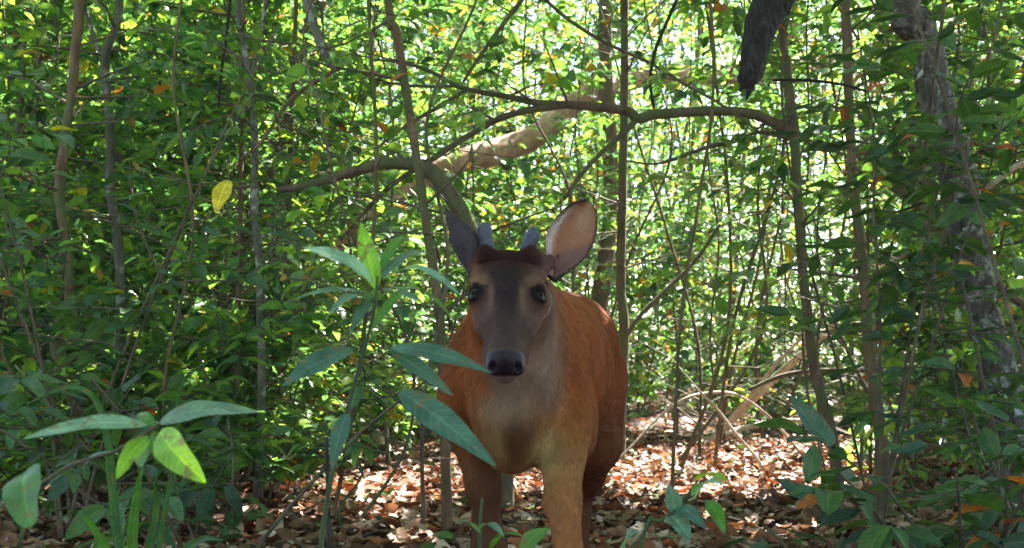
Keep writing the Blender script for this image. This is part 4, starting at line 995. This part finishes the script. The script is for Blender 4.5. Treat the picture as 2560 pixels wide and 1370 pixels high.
def near_plant(name, label, cat, stems, leaves, stem_mat='green_stem', base=None):
    rows = [px_path(s[0], s[1]) for s in stems]
    b = rows[0][0, :3].copy() if base is None else np.asarray(base, float)
    root = empty(name, b, label, cat)
    for rw in rows:
        (V, T), q = limb_mesh(rw, 8, .04, 5); link('stem', build_mesh('stem', V-b, T), M[stem_mat], root)
    for i, lf_ in enumerate(leaves):
        (bx, by, bd), (tx, ty, td), wpx, nrm, col = lf_[:5]; kw = lf_[5] if len(lf_) > 5 else {}
        wd = wpx*.88/F_PX*(bd+td)/2
        near_leaf(P(bx, by, bd), P(tx, ty, td), wd, nrm, col, root, b, seed=i, **kw)
    return root
U1 = (0, -.35, 1); U2 = (0, -.8, .6); U3 = (.2, -.9, .3); SD = (0, -1, .15)
D1 = .95
g0 = P(800, 1365, 1.0)
near_plant('broad_leaf_sprig', 'tall blurred green sprig with long lance leaves in front of the deer', 'plant',
    [([(770, 2250, 13, .99), (790, 1600, 13, .98), (802, 1365, 13, .97), (832, 1180, 12), (865, 1040, 11), (895, 930, 10), (920, 840, 9), (938, 760, 9), (944, 690, 7)], D1)],
    [((935, 705, D1), (755, 618, .90), 62, U2, PALE, dict(arch=.10)), ((942, 725, D1), (902, 555, .97), 56, SD, YG), ((955, 700, D1), (1155, 742, .88), 52, U1, PALE, dict(arch=.16)),
     ((945, 700, D1), (1068, 632, 1.02), 34, U2, TEAL), ((945, 690, D1), (1010, 590, 1.02), 30, SD, GR), ((930, 735, D1), (712, 760, .93), 38, U1, TEAL, dict(arch=.10)), ((930, 745, D1), (815, 795, .88), 40, U1, TEAL),
     ((945, 745, D1), (1065, 765, .90), 42, U1, TEAL), ((950, 725, D1), (1140, 810, 1.05), 34, U1, TEAL), ((938, 760, D1), (870, 845, .88), 36, U2, TEALD), ((925, 830, D1), (1060, 725, 1.08), 30, U2, GR),
     ((880, 870, D1), (703, 968, .88), 78, U2, TEALD, dict(arch=.05)), ((975, 868, D1), (1235, 935, .90), 58, U2, TEALD, dict(arch=.07)), ((970, 872, D1), (1135, 992, .95), 50, U2, TEALD, dict(arch=.06)),
     ((995, 975, D1), (1245, 1170, .88), 84, U3, TEALD, dict(arch=.05)), ((868, 1030, D1), (828, 1180, .92), 48, SD, TEALD), ((905, 900, D1), (975, 868, D1), 6, U1, GR), ((885, 960, D1), (995, 975, D1), 6, U1, GR), ((915, 855, D1), (880, 870, D1), 6, U1, GR)])
near_plant('snapped_stem', 'thin dark snapped stem standing beside the tall blurred sprig', 'plant', [([(815, 2180, 13, 1.02), (822, 1365, 12), (820, 1230, 11), (817, 1092, 10)], 1.05)], [], stem_mat='bark_dark')
near_plant('broad_leaf_sprig', 'blurred twig at lower left with two long silvery leaves and yellow green hanging leaves', 'plant',
    [([(-150, 1420, 10, .86), (-20, 1280, 10, .84), (105, 1207, 10), (180, 1160, 10), (280, 1132, 9), (340, 1100, 9), (385, 1068, 8), (415, 1045, 6)], .82)],
    [((370, 1062, .82), (55, 1098, .74), 62, U2, PALE, dict(arch=.07)), ((395, 1058, .82), (650, 1030, .80), 62, U2, TEAL, dict(arch=.12)), ((400, 1078, .82), (515, 1208, .76), 92, SD, YG, dict(arch=.10, prof='oval')),
     ((372, 1090, .82), (290, 1200, .78), 56, SD, YG, dict(prof='oval')), ((380, 1085, .82), (398, 1160, .80), 26, SD, GR), ((385, 1065, .82), (345, 1035, .84), 34, U2, GR), ((375, 1100, .83), (345, 1165, .86), 60, SD, TEAL), ((300, 1130, .83), (205, 1190, .88), 20, U2, TEALD)], stem_mat='twig')
near_plant('heart_leaf_plant', 'single broad heart shaped green leaf at the lower left corner', 'plant', [([(40, 2500, 12, .78), (45, 1500, 12, .78), (50, 1365, 12), (62, 1300, 10), (60, 1215, 7)], .76)],
    [((62, 1178, .76), (80, 1320, .72), 122, SD, (.06, .16, .04), dict(prof='heart', arch=.08))])
near_plant('seedling', 'small pale stemmed seedling at the foot of the deer', 'plant', [([(1198, 2000, 9, 1.2), (1200, 1365, 9), (1206, 1245, 6)], 1.2)],
    [((1200, 1335, 1.2), (1135, 1310, 1.15), 30, U1, TEAL), ((1200, 1320, 1.2), (1262, 1345, 1.13), 34, U1, TEAL), ((1225, 1375, 1.2), (1310, 1342, 1.13), 36, U1, GR), ((1300, 1375, 1.2), (1375, 1320, 1.2), 50, U2, (.07, .17, .03))])
near_plant('seedling', 'seedling with one leaf painted pale as if sunlit in the lower right centre', 'plant', [([(1560, 2100, 12, 1.32), (1600, 1375, 11, 1.3), (1660, 1300, 10), (1710, 1250, 8), (1745, 1200, 6)], 1.3)],
    [((1740, 1200, 1.3), (1820, 1205, 1.24), 44, U1, YG), ((1735, 1250, 1.3), (1815, 1212, 1.2), 46, U2, PALE), ((1690, 1285, 1.3), (1672, 1212, 1.3), 48, SD, TEAL, dict(prof='oval')), ((1770, 1250, 1.3), (1812, 1335, 1.25), 44, SD, GR, dict(prof='oval')),  # PALE leaf has its sunlight put into the colour
     ((1690, 1270, 1.3), (1768, 1325, 1.25), 50, U2, TEALD), ((1672, 1290, 1.3), (1725, 1352, 1.25), 60, U2, TEAL, dict(prof='oval')), ((1560, 1375, 1.3), (1600, 1330, 1.25), 60, U2, TEAL)])
near_plant('yellow_leaf_twig', 'large spotted yellow leaf hanging in the left half of the wood', 'leaf', [([(575, 380, 4), (570, 455, 4)], 2.5)], [((572, 450, 2.5), (540, 535, 2.45), 52, SD, (.55, .46, .02), dict(prof='oval'))], stem_mat='twig')
# strap leaves at lower left
def strap_plant():
    b = P(330, 1900, 1.6); b[2] = 0
    root = empty('strap_leaf_clump', b, 'clump of long arching strap leaves at the lower left', 'plant')
    spec = [([(330, 1900), (290, 1300), (272, 1120), (240, 1000), (170, 968), (70, 1010)], 20), ([(330, 1900), (300, 1400), (275, 1200), (262, 1080)], 22), ([(350, 1900), (400, 1350), (440, 1150), (455, 960), (560, 880)], 13), ([(340, 1900), (330, 1400), (340, 1250), (360, 1150)], 30),
            ([(350, 1900), (370, 1400), (390, 1280), (385, 1180)], 26), ([(320, 1900), (290, 1450), (240, 1330), (200, 1280)], 24), ([(350, 1900), (440, 1420), (500, 1350), (560, 1350)], 24), ([(330, 1900), (310, 1420), (290, 1290), (300, 1210)], 22)]
    for i, (pts_, wpx) in enumerate(spec):
        dd = 1.6+.12*math.sin(i*2.1)
        path = np.array([P(a, b_, dd-(.12*k/len(pts_))) for k, (a, b_) in enumerate(pts_)]); path[0, 2] = .02; q = crom(path, 40)
        tg = np.gradient(q, axis=0); x = np.cross(tg, [0, -1, .3]); x /= np.linalg.norm(x, axis=1)[:, None]
        s_ = np.linspace(0, 1, 40); wd = wpx/F_PX*1.6/2*np.minimum(1, s_*6+.3)*(1-s_**3)
        V = np.stack([q-x*wd[:, None], q+np.array([0, .004, -.002]), q+x*wd[:, None]], 1).reshape(-1, 3)
        uv = np.stack([np.tile([-1, 0, 1], 40), np.repeat(s_, 3)], 1)
        a = (np.arange(39)[:, None]*3+np.arange(2)[None]).ravel(); T = np.vstack([np.c_[a, a+3, a+4], np.c_[a, a+4, a+1]])
        link('leaf', build_mesh('leaf', V-b, T, np.tile((.05, .15, .03) if i % 2 else (.035, .10, .04), (120, 1)), uv), M['leaf_near'], root)
strap_plant()

# shaded shrubs near the right and left edges: each leaf a part sharing mesh data
def leaf_proto(col, L=.085, W=.030, seed=0):
    r = np.random.default_rng(seed); ns, nt_ = 9, 5; V = []; UV = []
    for a in range(ns):
        s_ = a/(ns-1); w0 = math.sin(PI*s_**.85)**.85*W/2
        for b in range(nt_):
            t = b/(nt_-1)*2-1; V.append([t*w0, s_*L, abs(t)*w0*.35-.12*L*s_**2+.03*L*math.sin(s_*8+seed)]); UV.append((t, s_))
    V = np.array(V); i, j = np.meshgrid(np.arange(ns-1), np.arange(nt_-1), indexing='ij'); a = (i*nt_+j).ravel()
    T = np.vstack([np.c_[a, a+nt_, a+nt_+1], np.c_[a, a+nt_+1, a+1]])
    me = build_mesh('leaf', V, T, np.tile(col, (len(V), 1)), np.array(UV)); me.materials.append(M['leaf_near']); return me
BLUE = [leaf_proto(c, .085*s, .032*s, i) for i, (c, s) in enumerate([((.030, .072, .052), 1), ((.040, .095, .060), 1.1), ((.028, .065, .045), .85), ((.035, .09, .035), 1), ((.05, .12, .05), .9), ((.045, .11, .03), 1.15)])]
RED = [leaf_proto(c, .075, .028, 9+i) for i, c in enumerate([(.35, .07, .03), (.42, .14, .04), (.22, .05, .04)])]
from mathutils import Matrix
def part_shrub(name, label, cat, x, y, stems, h, nleaf, red=.06, bark='twig', spread=.35, zlo=.15, keep=None, protos=BLUE, seed=1, base_z=None, scale=1.0):
    r = np.random.default_rng(seed); z0 = float(hgt(x, y)); b = np.array([x, y, z0])
    root = empty(name, b, label, cat); qs = []
    for s_ in range(stems):
        k = 7; zz = np.linspace(0, 1, k); th = r.uniform(0, 6.28); hs = h*r.uniform(.7, 1.05)
        path = np.c_[x+math.cos(th)*spread*zz**1.4+np.cumsum(r.normal(size=k))*.012, y+math.sin(th)*spread*.6*zz**1.4, z0-.02+zz*hs, .0045*(1-.75*zz)+.001]
        (V, T), q = limb_mesh(path, 6, .05, seed+s_); link('stem', build_mesh('stem', V-b, T), M[bark], root); qs.append(q)
    Q_ = np.vstack(qs); idx = np.nonzero(Q_[:, 2] > zlo)[0]
    nb = max(4, nleaf//6); A = Q_[idx[r.integers(0, len(idx), nb)], :3]; D = r.normal(size=(nb, 3)); D[:, 2] = .15+r.normal(size=nb)*.2; D /= np.linalg.norm(D, axis=1)[:, None]
    Ln = r.uniform(.12, .32, nb); V, T = many_tubes(A, A+D*Ln[:, None], np.full(nb, .0018), np.full(nb, .0009), 4, r.normal(size=(nb, 3))*.01)
    link('twigs', build_mesh('twigs', V-b, T), M[bark], root, kind='stuff')
    for i in range(nb):
        sd_ = np.cross(D[i], [0, 0, 1]); sd_ /= np.linalg.norm(sd_)
        for m_ in range(6):
            f = (m_+1)/6; p = A[i]+D[i]*Ln[i]*f
            d = sd_*(1 if m_ % 2 else -1)*(1-.5*f)+D[i]*(.4+.7*f)+r.normal(size=3)*.2; d[2] -= r.uniform(0, .5)
            if keep is not None and not keep(p): continue
            R = frames(d[None], (np.array([0, 0, 1.])+r.normal(size=3)*.35)[None])[0]*r.uniform(.7, 1.2)*scale
            me = RED[r.integers(0, 3)] if r.random() < red else protos[r.integers(0, len(protos))]
            o = link('leaf', me, None, root); Mx = Matrix(R.tolist()).to_4x4(); Mx.translation = tuple(p-b); o.matrix_local = Mx
    return root
def kright(p):
    px, py = pix(np.asarray(p)[None]); return (px[0] > 1990 or (py[0] > 1230 and px[0] > 1850)) and p[1] > 1.1
def kleft(p):
    px, py = pix(np.asarray(p)[None]); return px[0] < 640 and p[1] > 1.4
def kmid(p):
    px, py = pix(np.asarray(p)[None]); return (px[0] > 1650 and py[0] < 900 or px[0] > 2050) and p[1] > 1.5
part_shrub('shrub', 'low shaded shrub with blue green and a few red leaves in the bottom right corner', 'shrub', .78, 1.95, 7, .42, 260, .07, keep=kright, seed=11, spread=.38, zlo=.04)
part_shrub('shrub', 'blue green shrub with red tinged leaves in front of the stout rough trunk', 'shrub', 1.02, 2.35, 5, .95, 290, .06, keep=kright, seed=12, spread=.40)
part_shrub('shrub', 'tall shaded shrub whose blue green leaves cross the upright brown trunk', 'shrub', .80, 2.5, 4, 1.35, 290, .03, keep=kmid, seed=13, spread=.35, zlo=.55)
part_shrub('shrub', 'overhanging shrub with blue green leaves before the top of the stout rough trunk', 'shrub', 1.05, 2.15, 4, 1.55, 290, .05, keep=kmid, seed=14, spread=.45, zlo=.85)
part_shrub('shrub', 'shaded leafy shrub at the bottom left below the winding brown trunk', 'shrub', -.62, 2.3, 6, .50, 200, .01, keep=kleft, seed=15, spread=.4, zlo=.05)
part_shrub('shrub', 'tall shaded shrub spreading across the left edge of the frame', 'shrub', -1.15, 2.9, 5, 1.5, 260, .01, keep=kleft, seed=16, spread=.5, zlo=.3, protos=BLUE[2:])
part_shrub('shrub', 'small dark leaved shrub in the shade at the bottom, right of the pale-leaved seedling', 'shrub', .62, 1.75, 4, .24, 70, .05, keep=kright, seed=17, spread=.28, zlo=.02)
m, n, out = mat('added_haze'); pv = n.nodes.new('ShaderNodeVolumePrincipled'); pv.inputs['Density'].default_value = .0014; pv.inputs['Color'].default_value = (.92, .95, 1, 1)  # thin haze added to lift the darks, standing in for veiling glare
n.links.new(pv.outputs[0], out.inputs[1])
bv = np.array([[x, y, z] for x in (-125, 125) for y in (-65, 305) for z in (-1.2, 14.0)], float)
bt = np.array([[0, 1, 3, 2], [4, 6, 7, 5], [0, 4, 5, 1], [2, 3, 7, 6], [0, 2, 6, 4], [1, 5, 7, 3]])
hz_ = link('glare_haze', build_mesh('glare_haze', bv, bt, smooth=False), m, kind='stuff')
print('triangles', sum(len(m_.polygons) for m_ in bpy.data.meshes), {m_.name: len(m_.polygons) for m_ in bpy.data.meshes if len(m_.polygons) > 60000}, 'objects', len(bpy.data.objects))
